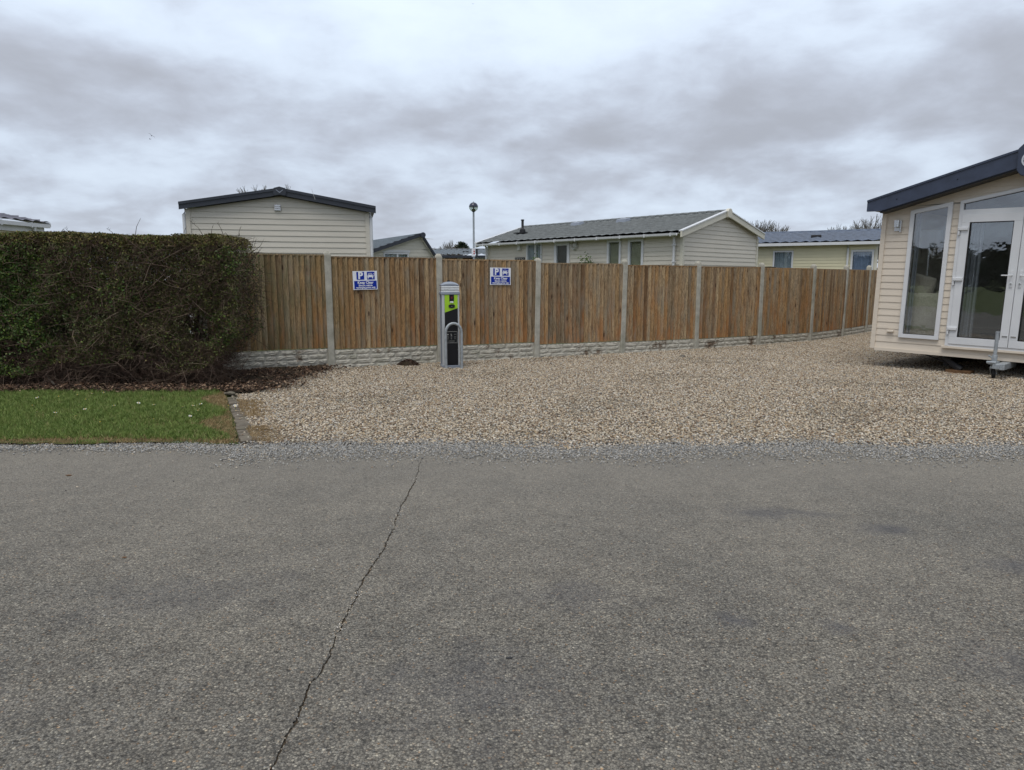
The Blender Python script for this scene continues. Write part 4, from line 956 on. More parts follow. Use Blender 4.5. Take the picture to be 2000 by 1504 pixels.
# ---- distant low home by the lamp
def home_far():
    r = empty('mobile_home', (-5.4, 38.0, 0), R(-1)); tag(r, 'distant low home with slate blue tiles and two dark slit windows behind the lamp post', 'mobile home')
    L = 9.2; o, u, n = (0, 0, 0), (1, 0, 0), (0, -1, 0)
    m = MB(); m.box(.05, L - .05, .06, 3.8, .4, 2.66); m.build('body', MT['cladB'], r)
    clad(r, o, u, n, L, 1.3, lambda a: 2.68, .12, [(1.83, 2.46, 2.38, 2.58, 2.58), (2.76, 3.34, 2.38, 2.58, 2.58)], MT['cladB'], (), .014)
    for a, b in ((1.82, 2.47), (2.75, 3.35)):
        m = MB(); ubox(m, o, u, n, a, b, -.02, .03, 2.56, 2.60); ubox(m, o, u, n, a, b, -.02, .03, 2.36, 2.39); ubox(m, o, u, n, a, a + .03, -.02, .03, 2.39, 2.56); ubox(m, o, u, n, b - .03, b, -.02, .03, 2.39, 2.56); w = m.build('window', MT['oak'], r)
        m = MB(); ubox(m, o, u, n, a + .03, b - .03, -.01, .0, 2.39, 2.56); m.build('pane', MT['darkroom'], w)
    m = MB(); m.box(-.2, L + .2, -.26, -.2, 2.60, 2.72); m.build('fascia', MT['navyA'], r)
    tile_roof(r, (-.2, -.25, 2.71), (L + .4, 0, 0), (0, 2.0, .38), MT['roofC'], .30, .34, .03, .04)
    m = MB(); m.tube([(-.2, 1.75, 3.12), (L + .2, 1.75, 3.12)], .05, 6); m.build('ridge_tiles', MT['navyA'], r)
    m = MB(); m.box(2.72, 3.02, .45, .75, 2.86, 2.97); m.build('roof_vent', MT['darksteel'], r)
    m = MB(); m.lathe([(0, 0), (.045, 0), (.045, .04), (0, .04)], 12); c = m.build('wall_vent', MT['black'], r); c.rotation_euler = (R(90), 0, 0); c.location = (3.92, -.02, 2.48)
home_far()

# ---- corner of a home behind the hedge at the far left
def home_edge():
    d = Vector((.16, 1)).normalized(); r = empty('mobile_home', (-11.62, 17.75, 0), math.atan2(d.y, d.x)); tag(r, 'white trimmed home with mauve grey tiles, its roof corner above the hedge at far left', 'mobile home')
    # local x points to the far end, +y to the left
    ez = 2.80; rz = 3.18; L = 9
    m = MB(); m.prism([(-.05, .25, .4), (-.05, 4.1, .4), (-.05, 4.1, ez - .05), (-.05, 2.15, rz - .08), (-.05, .25, ez - .08)], (-L, 0, 0)); m.build('body', MT['cladE'], r)
    clad(r, (0, .24, 0), (-1, 0, 0), (0, -1, 0), L, 1.2, lambda a: ez - .2, .12, [], MT['cladE'], (), .014)
    m = MB(); m.box(-L, .12, .16, .2, ez - .22, ez - .02); m.build('fascia', MT['white'], r)
    bar(r, 'gutter', (-L, .08, ez), (.18, .08, ez), .10, .09, MT['white'])
    gt = MB()
    for i in range(8): gt.box(-.4 - i * .85, -.36 - i * .85, .02, .14, ez - .11, ez + .01)
    gt.build('gutter_bracket', MT['white'], r)
    m = MB(); m.tube([(-.25, .1, .3), (-.25, .1, ez - .25), (-.25, .08, ez - .08)], .036, 8); m.build('downpipe', MT['white'], r, True)
    tile_roof(r, (-L, .04, ez + .0), (L + .2, 0, 0), (0, 2.1, rz - ez), MT['roofG'], .3, .3, .016, .04)
    slab(r, 'verge_trim', [(.16, .03, ez - .06), (.16, 2.15, rz - .04), (.16, 2.15, rz + .03), (.16, .03, ez + .03)], (.04, 0, 0), MT['white'])
home_edge()

# ---- right foreground show home, tipped slightly on its chassis
def home_show():
    th = math.atan2(-.737, .675)            # local x: along the front wall, away to the right
    root = empty('show_home', (7.2135, 10.085, 0.295), 0)
    # local axes: x to the right along the wall (world (.675,-.737)), y inwards (world (.737,.675)), z up; roll 1.05 degrees
    Mx = Matrix.Rotation(math.atan2(-.737, .675), 4, 'Z') @ Matrix.Rotation(R(1.05), 4, 'Y')
    root.rotation_euler = Mx.to_euler()
    tag(root, 'cream show lodge with anthracite fascia and white glazed front, standing on the gravel', 'mobile home')
    r = root; HW = 1.885; L = 10.5; AX = HW
    o, u, n = (-HW, 0, 0), (1, 0, 0), (0, -1, 0)
    topw = lambda a: 2.82 - .29 * abs(a - HW)
    # openings measured from the left wall corner (a)
    wl0, wl1 = HW - 1.48, HW - .91
    dl, dr = HW - .81, HW + .80
    win_op = (wl0 + .02, wl1 - .02, .21, 2.15, 2.235)
    tr = lambda x: 2.27 + .19 * (.81 - abs(x))          # top of the glazed gable frame by distance from the centre
    door_ops = [(dl + .02, HW, .13, tr(.81) - .02, tr(0) - .02), (HW, dr - .02, .13, tr(0) - .02, tr(.80) - .02)]
    rw_op = (HW + .91, HW + 1.48, .21, 2.235, 2.15)
    clad(r, o, u, n, 2 * HW, .0, topw, .1065, [win_op, rw_op] + door_ops, MT['cladF'], (HW,), .010, zmax=2.82)
    # inner wall board behind the cladding with the same openings
    ib = MB()
    def piece(a0, a1, b0, t0, t1): ib.hexa([P3(o, u, n, a0, -.012, b0), P3(o, u, n, a1, -.012, b0), P3(o, u, n, a1, -.10, b0), P3(o, u, n, a0, -.10, b0), P3(o, u, n, a0, -.012, t0), P3(o, u, n, a1, -.012, t1), P3(o, u, n, a1, -.10, t1), P3(o, u, n, a0, -.10, t0)])
    TW = lambda a: topw(a) - .004
    piece(.0, wl0 + .02, .0, TW(0), TW(wl0)); piece(wl0 + .02, wl1 - .02, .0, .21, .21); piece(wl0 + .02, wl1 - .02, 2.24, TW(wl0), TW(wl1))
    piece(wl1 - .02, dl + .02, .0, TW(wl1), TW(dl)); piece(dl + .02, dr - .02, .0, .13, .13); piece(dl + .02, HW, 2.42, TW(dl), TW(HW)); piece(HW, dr - .02, 2.42, TW(HW), TW(dr))
    piece(dr - .02, HW + .93, 0, TW(dr), TW(HW + .93)); piece(HW + .93, HW + 1.46, 0, .21, .21); piece(HW + .93, HW + 1.46, 2.24, TW(HW + .93), TW(HW + 1.46)); piece(HW + 1.46, 2 * HW, 0, TW(HW + 1.46), TW(2 * HW))
    ib.build('inner_wall', MT['liner'], r)
    m = MB(); m.box(-HW, HW, .10, L, -.06, .10); m.build('floor', MT['carpet'], r)
    for sx in (-1, 1):
        xa, xb = sx * HW - (.06 if sx > 0 else 0), sx * HW + (.06 if sx < 0 else 0); zt_ = topw(0) - .01
        ya, yb = (.25, 1.15) if sx < 0 else (.45, 3.4)  # unseen side windows, added to let more light into the lodge interior
        m = MB(); m.box(xa, xb, .10, ya, .0, zt_); m.box(xa, xb, ya, yb, .0, .75); m.box(xa, xb, ya, yb, 1.95, zt_); m.box(xa, xb, yb, L, .0, zt_); m.build('side_wall', MT['cladF'], r)
        m = MB(); m.box(xa - .01, xb + .01, ya, ya + .05, .75, 1.95); m.box(xa - .01, xb + .01, yb - .05, yb, .75, 1.95); m.box(xa - .01, xb + .01, ya + .05, yb - .05, .75, .80); m.box(xa - .01, xb + .01, ya + .05, yb - .05, 1.90, 1.95); w_ = m.build('window', MT['white'], r)
        m = MB(); m.box(sx * (HW - .03) - .003, sx * (HW - .03) + .003, ya + .05, yb - .05, .80, 1.90); m.build('pane', MT['glassF'], w_)
    m = MB(); m.box(-HW + .06, HW - .06, 5.0, 5.06, .1, 2.45); m.build('partition', MT['liner'], r)
    m = MB(); m.box(-HW + .06, HW - .06, L - .06, L, .1, 2.3); m.build('back_wall', MT['cladF'], r)
    # corner trim
    for sx in (-1, 1):
        m = MB(); xx = sx * HW; m.box(min(xx, xx - sx * .055) - .012 * (sx < 0), max(xx, xx - sx * .055) + .012 * (sx > 0), -.030, .10, -.015, topw(0) - .01); m.build('corner_trim', MT['cladF'], r)
    m = MB(); m.box(-HW + .05, HW - .05, -.026, 0.09, -.045, .004); m.build('base_trim', MT['cladF'], r)
    # left window: tall pane with a sloping head
    def tall(sx):
        xo, xi = sx * 1.48, sx * .91; h0, h1 = 2.165, 2.265; b0 = .195; fw = .058
        m = MB()
        def seg(xa, xb, za0, za1, zb0, zb1):
            if xa > xb: xa, xb, za0, za1, zb0, zb1 = xb, xa, zb0, zb1, za0, za1
            m.hexa([(xa, -.050, za0), (xb, -.050, zb0), (xb, .02, zb0), (xa, .02, za0), (xa, -.050, za1), (xb, -.050, zb1), (xb, .02, zb1), (xa, .02, za1)])
        seg(xo, xi, b0, b0 + fw, b0, b0 + fw); seg(xo, xi, h0 - fw, h0, h1 - fw, h1)
        k = (h1 - h0) / .57 * fw
        seg(xo, xo - sx * fw, b0 + fw, h0 - fw, b0 + fw, h0 - fw + k); seg(xi + sx * fw, xi, b0 + fw, h1 - fw - k, b0 + fw, h1 - fw)
        w = m.build('window', MT['white'], r)
        g = MB(); x0, x1 = xo - sx * (fw - .004), xi + sx * (fw - .004); zz0, zz1 = h0 - fw + k, h1 - fw - k
        if x0 > x1: x0, x1, zz0, zz1 = x1, x0, zz1, zz0
        g.hexa([(x0, -.018, b0 + fw), (x1, -.018, b0 + fw), (x1, -.010, b0 + fw), (x0, -.010, b0 + fw), (x0, -.018, zz0), (x1, -.018, zz1), (x1, -.010, zz1), (x0, -.010, zz0)])
        g.build('pane', MT['glassF'], w)
        q = MB(); 
        for (a, b) in ((x0, x0 + .008), (x1 - .008, x1)): q.box(a, b, -.022, -.006, b0 + fw, min(zz0, zz1))
        q.box(x0, x1, -.022, -.006, b0 + fw, b0 + fw + .008); q.build('glazing_seal', MT['rubber'], w)
        return w
    wL = tall(-1); tall(1)
    wave_cloth((-HW, 0, 0), (1, 0, 0), (0, -1, 0), .455, .515, .22, 2.2, -.13, .014, .04).build('curtain', MT['vblind'], wL)
    # glazed gable screen: frame, transom, two door leaves
    fr = MB(); fw = .048
    def seg2(m, xa, xb, za0, za1, zb0, zb1, y0=-.055, y1=.03): m.hexa([(xa, y0, za0), (xb, y0, zb0), (xb, y1, zb0), (xa, y1, za0), (xa, y0, za1), (xb, y0, zb1), (xb, y1, zb1), (xa, y1, za1)])
    seg2(fr, -.81, 0, tr(.81) - fw, tr(.81), tr(0) - fw, tr(0)); seg2(fr, 0, .80, tr(0) - fw, tr(0), tr(.80) - fw, tr(.80))
    for x0, x1 in ((-.81, -.81 + fw), (.80 - fw, .80)): seg2(fr, x0, x1, .12, tr(.81) - fw + .004, .12, tr(.81) - fw + .004)
    seg2(fr, -.81 + fw, .80 - fw, .115, .15, .115, .15)
    seg2(fr, -.81 + fw, .80 - fw, 2.075, 2.14, 2.075, 2.14, -.056)
    f = fr.build('door_frame', MT['white'], r)
    g = MB(); g.prism([(-.762, -.014, 2.14), (.752, -.014, 2.14), (.752, -.014, tr(.80) - fw + .009), (0, -.014, tr(0) - fw), (-.762, -.014, tr(.81) - fw + .009)], (0, .008, 0)); g.build('pane', MT['glassF'], f)
    q = MB(); seg2(q, -.762, 0, tr(.762) - fw - .008, tr(.762) - fw, tr(0) - fw - .008, tr(0) - fw, -.02, -.006); q.box(-.762, -.754, -.02, -.006, 2.14, tr(.762) - fw); q.build('glazing_seal', MT['rubber'], f)
    q = MB(); q.box(-.85, .84, -.075, .0, .085, .115); q.build('threshold', MT['cladF'], r)
    def leaf(x0, x1, hinge):
        m = MB(); b0, b1 = .152, 2.073; y0 = -.068; s = .085 if hinge < 0 else .085; gl = (x0 + .105, x1 - .105) 
        g0, g1 = gl; h0, h1 = .262, 1.955
        m.box(x0, x1, y0, .0, b0, h0 - .004); m.box(x0, x1, y0, .0, h1, b1); m.box(x0, g0, y0, .0, h0 - .004, h1); m.box(g1, x1, y0, .0, h0 - .004, h1)
        d = m.build('door', MT['white'], r, bevel=.004)
        gg = MB(); gg.box(g0, g1, -.03, -.02, h0, h1); gg.build('pane', MT['glassF'], d)
        q = MB(); q.box(g0, g0 + .008, -.064, -.03, h0, h1); q.box(g1 - .008, g1, -.064, -.03, h0, h1); q.box(g0, g1, -.064, -.03, h1 - .008, h1); q.box(g0, g1, -.064, -.03, h0 - .004, h0 + .006); q.build('glazing_seal', MT['rubber'], d)
        hx = x0 if hinge < 0 else x1
        for z in (.36, 1.10, 1.84):
            k = MB(); k.box(hx - .03 if hinge < 0 else hx - .095, hx + .095 if hinge < 0 else hx + .03, -.095, -.066, z, z + .05); k.box(hx - .035 if hinge < 0 else hx + .01, hx - .01 if hinge < 0 else hx + .035, -.085, -.055, z - .07, z + .05); k.build('hinge', MT['white'], d, bevel=.008)
        mx_ = x1 if hinge < 0 else x0; sg = -1 if hinge < 0 else 1
        hx2 = mx_ + sg * .05
        k = MB(); k.box(hx2 - .017, hx2 + .017, -.080, -.066, 1.02, 1.26); k.tube([(hx2, -.075, 1.19), (hx2, -.115, 1.19), (hx2 + sg * .12, -.118, 1.188)], [.010, .010, .009], 8); k.build('handle', MT['white'], d, bevel=.003)
        k = MB(); k.lathe([(0, 0), (.012, 0), (.012, .02), (0, .02)], 10); c = k.build('keyhole', MT['chrome'], d); c.rotation_euler = (R(90), 0, 0); c.location = (hx2, -.079, 1.07)
        k = MB(); k.box(hx2 - .03, hx2 + .035, -.074, -.066, .305, .325); k.build('door_label', MT['chrome'], d)
        return d
    d1 = leaf(-.762, -.006, -1); leaf(.0, .752, 1)
    wave_cloth((-HW, 0, 0), (1, 0, 0), (0, -1, 0), HW - .70, HW - .52, .2, 2.05, -.18, .028, .045).build('curtain', MT['vblind'], d1)
    # roof sheets, fascia, ridge cap with ring emblem
    FX = 2.05; zt = lambda x: 2.915 - .29 * abs(x)
    for sx in (-1, 1):
        xs = sorted([sx * FX, 0])
        poly = [(xs[0], -.24, zt(xs[0]) - .06), (xs[1], -.24, zt(xs[1]) - .06), (xs[1], -.24, zt(xs[1]) - .01), (xs[0], -.24, zt(xs[0]) - .01)]
        slab(r, 'roof_sheet', poly, (0, L + .5, 0), MT['navy'])
        # fascia with a level cut at the eaves end
        tip = sx * FX; kx = sx * (FX - .20)
        poly = [(tip, -.285, zt(tip) - .155), (kx, -.285, zt(kx) - .225 + .01), (0, -.285, zt(0) - .235), (0, -.285, zt(0)), (tip, -.285, zt(tip))]
        slab(r, 'fascia', poly, (0, .045, 0), MT['navy'])
        poly = [(tip, -.30, zt(tip) - .012), (0, -.30, zt(0) - .012), (0, -.30, zt(0) + .018), (tip, -.30, zt(tip) + .018)]
        slab(r, 'verge_trim', poly, (0, .09, 0), MT['navy'])
        poly = [(kx, -.275, zt(kx) - .245), (0, -.275, zt(0) - .262), (0, -.275, zt(0) - .225), (kx, -.275, zt(kx) - .208)]
        slab(r, 'soffit', poly, (0, .275, 0), MT['black'])
        m = MB(); m.box(min(tip, sx * HW), max(tip, sx * HW), -.24, L, topw(0) - .06, topw(0) - .04); m.build('eaves_soffit', MT['black'], r)
        bar(r, 'gutter', (tip - sx * .06, -.24, zt(tip) - .015), (tip - sx * .06, L, zt(tip) - .015), .10, .12, MT['navy'])
    for (x, z) in ((-1.62, 2.33), (-.82, 2.56)):
        m = MB(); m.lathe([(0, 0), (.009, 0), (.007, .006), (0, .006)], 8); c = m.build('screw', MT['black'], r); c.rotation_euler = (R(90), 0, 0); c.location = (x, -.285, z)
    prof = [(-.15 + .05, 2.61), (-.10 + .05, 2.545), (.05, 2.515), (.15, 2.545), (.21, 2.61), (.22, 2.90), (.15, 2.965), (.05, 2.985), (-.05, 2.965), (-.11, 2.90)]
    m = MB(); m.prism([(x, -.345, z) for x, z in prof], (0, .11, 0)); cap = m.build('ridge_cap', MT['navy'], r, bevel=.01)
    e = MB(); k = 28
    for i in range(k):
        a0, a1 = 2 * PI * i / k, 2 * PI * (i + 1) / k
        for (r0, r1) in ((.098, .122),):
            p = [(r0 * math.cos(a0), r0 * math.sin(a0)), (r1 * math.cos(a0), r1 * math.sin(a0)), (r1 * math.cos(a1), r1 * math.sin(a1)), (r0 * math.cos(a1), r0 * math.sin(a1))]
            e.prism([(x * .9 + .055, -.357, 2.745 + z * .9) for x, z in p], (0, .012, 0))
    e.prism([(-.035, -.356, 2.75), (.06, -.356, 2.80), (.14, -.356, 2.77), (.06, -.356, 2.785), (-.02, -.356, 2.735)], (0, .011, 0)); e.prism([(-.025, -.356, 2.71), (.09, -.356, 2.74), (.14, -.356, 2.72), (.09, -.356, 2.725), (-.01, -.356, 2.695)], (0, .011, 0))
    e.build('emblem', MT['chrome'], cap)
    # wall lamp and small tap cover
    m = MB(); m.lathe([(0, 0), (.042, 0), (.042, .105), (0, .105)], 16, (-1.655, -.075, 1.92)); m.box(-1.70, -1.63, -.03, -.01, 1.86, 2.02); m.box(-1.615, -1.595, -.06, -.01, 1.84, 2.02); m.build('wall_lamp', MT['chrome'], r, True)
    m = MB(); m.box(-1.66, -1.56, -.055, -.012, .262, .30); m.build('vent_cover', MT['cladF'], r, bevel=.01)
    # chassis below
    ch = MB(); 
    for x in (-.85, .85): ch.box(x - .03, x + .03, .25, L - .3, -.22, -.06)
    for y in (.9, 2.0, 3.4, 5.0, 7.0, 9.0): ch.box(-1.2, 1.2, y, y + .05, -.14, -.065)
    c = ch.build('chassis', MT['darksteel'], r)
    for x in (-1.0, 1.0):
        for y in (4.6, 5.5):
            m = MB(); m.lathe([(0, -.09), (.19, -.09), (.24, -.06), (.24, .06), (.19, .09), (0, .09)], 20); w = m.build('wheel', MT['rubber'], c, True); w.rotation_euler = (0, R(90), 0); w.location = (x, y, -.06)
    # corner steady leaning back to the right, with its brace
    m = MB(); m.tube([(-.90, .16, -.05), (-.66, .13, -.215)], [.045, .05], 8); m.tube([(-.66, .13, -.215), (-.60, .13, -.25)], [.06, .06], 8); m.build('corner_steady', MT['darksteel'], r)
    m = MB(); m.tube([(-1.16, .12, -.045), (-.84, .13, -.15)], .012, 6); m.tube([(-.72, .1, -.05), (-.80, .13, -.13)], .012, 6); m.build('steady_brace', MT['darksteel'], r)
    # tow hitch and jockey wheel at the front centre
    hb = MB(); hb.box(-.055, .055, -.36, .3, -.145, -.055); hb.box(-.09, .0, -.37, -.24, -.135, -.065); hi = hb.build('tow_bar', MT['galv'], r, bevel=.008)
    m = MB(); m.prism([(-.056, -.27, -.118), (-.056, -.23, -.118), (-.056, -.25, -.08)], (-.004, 0, 0)); m.build('warning_label', MT['yellow'], hi)
    m = MB(); m.tube([(-.09, -.30, -.10), (-.09, -.30, .40)], .024, 14); m.tube([(-.09, -.30, .375), (-.09, -.30, .40)], .027, 14); m.build('jockey_tube', MT['galv'], r, True)
    m = MB(); m.box(-.15, -.03, -.35, -.25, -.075, -.03); m.tube([(-.17, -.33, -.05), (-.05, -.36, -.045)], .022, 8); m.tube([(-.09, -.30, .0), (-.16, -.34, .05)], .012, 6); m.lathe([(0, -.09), (.035, -.09), (.035, .06), (0, .06)], 12, (-.09, -.30, 0)); m.build('jockey_clamp', MT['galv'], r, bevel=.004)
    m = MB(); m.prism([(-.125, -.33, -.10), (-.055, -.33, -.10), (-.055, -.27, -.10), (-.125, -.27, -.10)], (0, 0, -.035)); m.prism([(-.128, -.34, -.12), (-.128, -.26, -.12), (-.128, -.22, -.21), (-.128, -.26, -.22)], (.008, 0, 0)); m.prism([(-.060, -.34, -.12), (-.060, -.26, -.12), (-.060, -.22, -.21), (-.060, -.26, -.22)], (.008, 0, 0)); jf = m.build('jockey_fork', MT['galv'], r)
    m = MB(); m.lathe([(0, -.025), (.05, -.025), (.075, -.02), (.082, 0), (.075, .02), (.05, .025), (0, .025)], 18); w = m.build('jockey_wheel', MT['rubber'], r, True); w.rotation_euler = (0, R(90), R(12)); w.location = (-.09, -.245, -.205)
    bpy.context.view_layer.update()
    def world(p): return root.matrix_world @ Vector(p)
    # timber block under the steady
    b = MB(); b.box(-.17, .17, -.11, .11, 0, .05); p = world((-.62, .13, 0)); bo = b.build('timber_block', MT['timber'], None, bevel=.006); bo.location = (p.x, p.y, 0.004); bo.rotation_euler = (0, 0, math.atan2(-.737, .675)); tag(bo, 'flat brown timber block under the steady of the show lodge', 'block')
    fl = empty('floor_lamp', world((-1.40, .80, .10)), math.atan2(-.737, .675)); tag(fl, 'cream drum shade of a floor lamp inside the lodge behind its sofa', 'lamp')
    m = MB(); m.lathe([(.20, 1.52), (.17, 1.80), (.165, 1.80), (.195, 1.52)], 24); m.build('lamp_shade', MT['signwhite'], fl, True)
    m = MB(); m.lathe([(.13, 0), (.13, .02), (.012, .03), (.012, 1.6), (0, 1.6)], 14); m.build('stand', MT['chrome'], fl, True)
    # sofa inside behind the tall window
    sf = empty('sofa', world((-1.22, .62, .10)), math.atan2(-.737, .675)); tag(sf, 'oatmeal fabric sofa seen through the tall window of the show lodge', 'sofa')
    def cush(name, x0, x1, y0, y1, z0, z1, bev=.05, mat='sofa', rot=0):
        m = MB(); cx, cy, cz = (x0 + x1) / 2, (y0 + y1) / 2, (z0 + z1) / 2; m.box(x0 - cx, x1 - cx, y0 - cy, y1 - cy, z0 - cz, z1 - cz)
        o_ = m.build(name, MT[mat], sf); b_ = o_.modifiers.new('soft', 'BEVEL'); b_.width = bev; b_.segments = 4; o_.location = (cx, cy, cz); o_.rotation_euler = (0, rot, 0)
        for pl_ in o_.data.polygons: pl_.use_smooth = True
        return o_
    cush('backrest', -.42, .30, -.36, -.14, .04, .80, .07); cush('seat', -.42, .30, -.10, .55, .10, .45, .05); cush('armrest', -.60, -.40, -.34, .6, .04, .62, .06); cush('cushion', -.34, .05, -.20, -.06, .70, 1.08, .06, rot=.25)
home_show()

# ------------------------------------------------------------------ hedge
def hedge():
    r = np.random.default_rng(21)
    root = empty('hedge', (-5.8, 9.5, 0)); tag(root, 'tall clipped thorn hedge, leafy green at the left and brown twigs to the right', 'hedge')
    X0, X1, Y0, Y1 = -10.5, -3.62, 8.98, 10.05
    def zbot(x): return 0.30 + .08 * np.sin(2.3 * x + 1) + .06 * np.sin(6.1 * x) + .12 * np.clip(x + 4.3, 0, 1)
    def ztop(x): return 2.03 - 0.015 * (x + 8) + 0.012 * np.sin(3 * x) + .008 * np.sin(13 * x) + .006 * np.sin(31 * x + 1)
    def right_end(z): # rounded right end, fullest at mid height
        return X1 + .02 + .10 * np.sin((z - .4) / 1.6 * PI) - .20 * np.clip((z - 1.75) / .3, 0, 1) ** 2 - .30 * np.clip((.75 - z) / .4, 0, 1)
    def sample(n, shell):
        x = r.uniform(X0, X1 + .15, n); u_ = r.random(n)
        z = zbot(x) + (ztop(x) - zbot(x)) * r.random(n)
        y = np.where(r.random(n) < shell, Y0 + np.abs(r.normal(0, .11, n)), r.uniform(Y0, Y1, n))
        tp = r.random(n) < .16; z = np.where(tp, ztop(x) - np.abs(r.normal(0, .05, n)) + .02, z)
        y = np.where(tp, r.uniform(Y0, Y1, n), y)
        y = y + (.05 * np.sin(3.1 * x + 2 * z) + .05 * np.sin(9.3 * x + 3 * z + 1) * np.sin(8.1 * z + 2.2 * x) + .025 * np.sin(21 * x - 7 * z) * np.sin(19 * z + 5 * x)) * (y < Y0 + .4) + .07 * np.clip((z - 1.85) / .2, 0, 1) * (y < Y0 + .3) - .03
        k = (x < right_end(z)) & (np.abs(x) < .76 * y + 1.2)
        # thin spots low down where the lawn behind shows through
        hole = (np.sin(5.3 * x + 1.3) * np.sin(6.7 * z + x * 1.7) > .42) & (z < 1.0) & (r.random(n) < .93)
        thin = (z < 1.05) & (r.random(n) < .30)
        k &= ~hole & ~thin
        return np.stack([x, y, z], 1)[k]
    def leaves(name, P, smin, smax, mat):
        n = len(P); s = r.uniform(smin, smax, n)
        a = r.normal(size=(n, 3)); a /= np.linalg.norm(a, axis=1)[:, None]; b = np.cross(a, r.normal(size=(n, 3))); b /= np.linalg.norm(b, axis=1)[:, None]
        a = a * s[:, None]; b = b * (s * .62)[:, None]
        v = np.stack([P - a, P - a * .1 + b, P + a, P - a * .1 - b], 1).reshape(-1, 3)
        q = np.arange(4 * n).reshape(n, 4)
        o = link(name, np_mesh(name, v, q, mat), root); o['kind'] = 'stuff'
        o.location = (5.8, -9.5, 0)
        return o
    P = sample(640000, .50)
    f = 1 / (1 + np.exp((P[:, 0] + 5.95 + .25 * np.sin(4 * P[:, 2]) + .2 * np.sin(3 * P[:, 0])) * 5))     # 1 at the left
    patch = (np.sin(3.3 * P[:, 0] + 2.1 * P[:, 2]) * np.sin(4.1 * P[:, 2] - 1.2 * P[:, 0]) > .55)
    rr = r.random(len(P)); topm = (P[:, 2] > ztop(P[:, 0]) - .13)
    green = (rr < f * .80) | (~(rr < f) & patch & (rr < .26))
    greenP = P[green & ~(topm & (r.random(len(P)) < .75))]
    leaves('green_leaves', greenP, .011, .021, MT['hedge_green'])
    ol = ~green & (r.random(len(P)) < .50)
    leaves('olive_leaves', P[ol], .008, .017, MT['hedge_olive'])
    tp = topm & (r.random(len(P)) < .55)
    leaves('bronze_leaves', np.concatenate([P[tp], P[(r.random(len(P)) < .035)]]), .009, .018, MT['hedge_bronze'])
    # twigs
    def twigs(name, P, lmin, lmax, rad, mat, upb=.35):
        n = len(P); L = r.uniform(lmin, lmax, n)[:, None]
        d = r.normal(size=(n, 3)) * np.array([1, .8, 1]); d[:, 2] += upb; d /= np.linalg.norm(d, axis=1)[:, None]
        a = np.cross(d, r.normal(size=(n, 3))); a /= np.linalg.norm(a, axis=1)[:, None]; b = np.cross(d, a)
        mid = P + d * L * .5 + r.normal(0, .07, (n, 3)) * L; tip = P + d * L
        over = np.clip(tip[:, 2] - ztop(tip[:, 0]) - r.uniform(-.02, .05, n), 0, None); tip[:, 2] -= over; mid[:, 2] -= over * .6
        V = []
        rd = r.uniform(.7, 1.5, n)[:, None] * rad
        for c, k in ((P, 1.0), (mid, .75), (tip, .25)):
            for t in range(3):
                th = 2 * PI * t / 3; V.append(c + (a * math.cos(th) + b * math.sin(th)) * rd * k)
        V = np.stack(V, 1).reshape(-1, 3); base = (np.arange(n) * 9)[:, None]; Q = []
        for k in range(2):
            for t in range(3):
                t2 = (t + 1) % 3; Q.append(base + np.array([[k * 3 + t, k * 3 + t2, k * 3 + 3 + t2, k * 3 + 3 + t]]))
        Q = np.concatenate(Q, 0)
        o = link(name, np_mesh(name, V, Q, mat), root); o['kind'] = 'stuff'; o.location = (5.8, -9.5, 0)
        return o
    T = sample(130000, .45); T = T[r.random(len(T)) > .55 * (1 / (1 + np.exp((T[:, 0] + 6.1) * 4)))]
    T[:, 2] -= .03
    tt = T[:, 2] > ztop(T[:, 0]) - .10; T[tt, 2] -= .05
    twigs('twigs', T, .05, .16, .0021, MT['twig'], .25)
    T2 = sample(3000, .5); T2[:, 2] -= .10; T2 = T2[(T2[:, 2] < 1.75) & (T2[:, 0] < -3.9)]; twigs('branches', T2, .25, .6, .0038, MT['twig'], .5)
    T3 = sample(12000, 0); T3 = T3[(T3[:, 1] > Y0 + .3)]; twigs('inner_twigs', T3, .15, .45, .004, MT['bark'], .4)
    # a few shoots above the clipped top
    sh = MB()
    for (x, y, dx, h) in ((-5.75, 9.3, -.10, .12), (-5.15, 9.3, -.16, .11), (-4.98, 9.35, .10, .24), (-4.35, 9.4, .03, .12), (-4.02, 9.4, -.24, .22), (-3.98, 9.4, .02, .15), (-3.80, 9.45, -.12, .20), (-5.9, 9.2, .1, .09), (-3.66, 9.5, .03, .14)):
        z = 1.98; pts = [(x + 5.8, y - 9.5, z - .1), (x + dx * .5 + 5.8, y - 9.5, z + h * .55), (x + dx + 5.8, y - 9.48, z + h)]
        sh.tube(pts, [.005, .0035, .0015], 5)
        for t in (.5, .8): 
            c = [pts[1][i] * (1 - t) + pts[2][i] * t for i in range(3)]; sh.tube([c, (c[0] + .02, c[1], c[2] + .03)], [.003, .001], 4)
    s = sh.build('long_shoots', MT['bark'], root)
    # stems standing in the bed
    x = X1 - .5; k = 0
    while x > -8.4:
        y = r.uniform(9.35, 9.75); h = r.uniform(.9, 1.5); m = MB(); l1, l2 = r.normal(0, .09, 2)
        rad = r.uniform(.02, .045); m.tube([(0, 0, 0), (l1 * .4, l2 * .2, h * .35), (l1, l2 * .5, h * .7), (l1 * 1.8, l2, h)], [rad * 1.2, rad, rad * .8, rad * .4], 8)
        for j in range(3):
            a = r.uniform(0, 2 * PI); z0 = r.uniform(.25, .7) * h; m.tube([(l1 * z0 / h, 0, z0), (l1 * z0 / h + .25 * math.cos(a), .15 * math.sin(a), z0 + .25), (l1 * z0 / h + .42 * math.cos(a), .2 * math.sin(a), z0 + .5)], [rad * .5, rad * .35, rad * .15], 6)
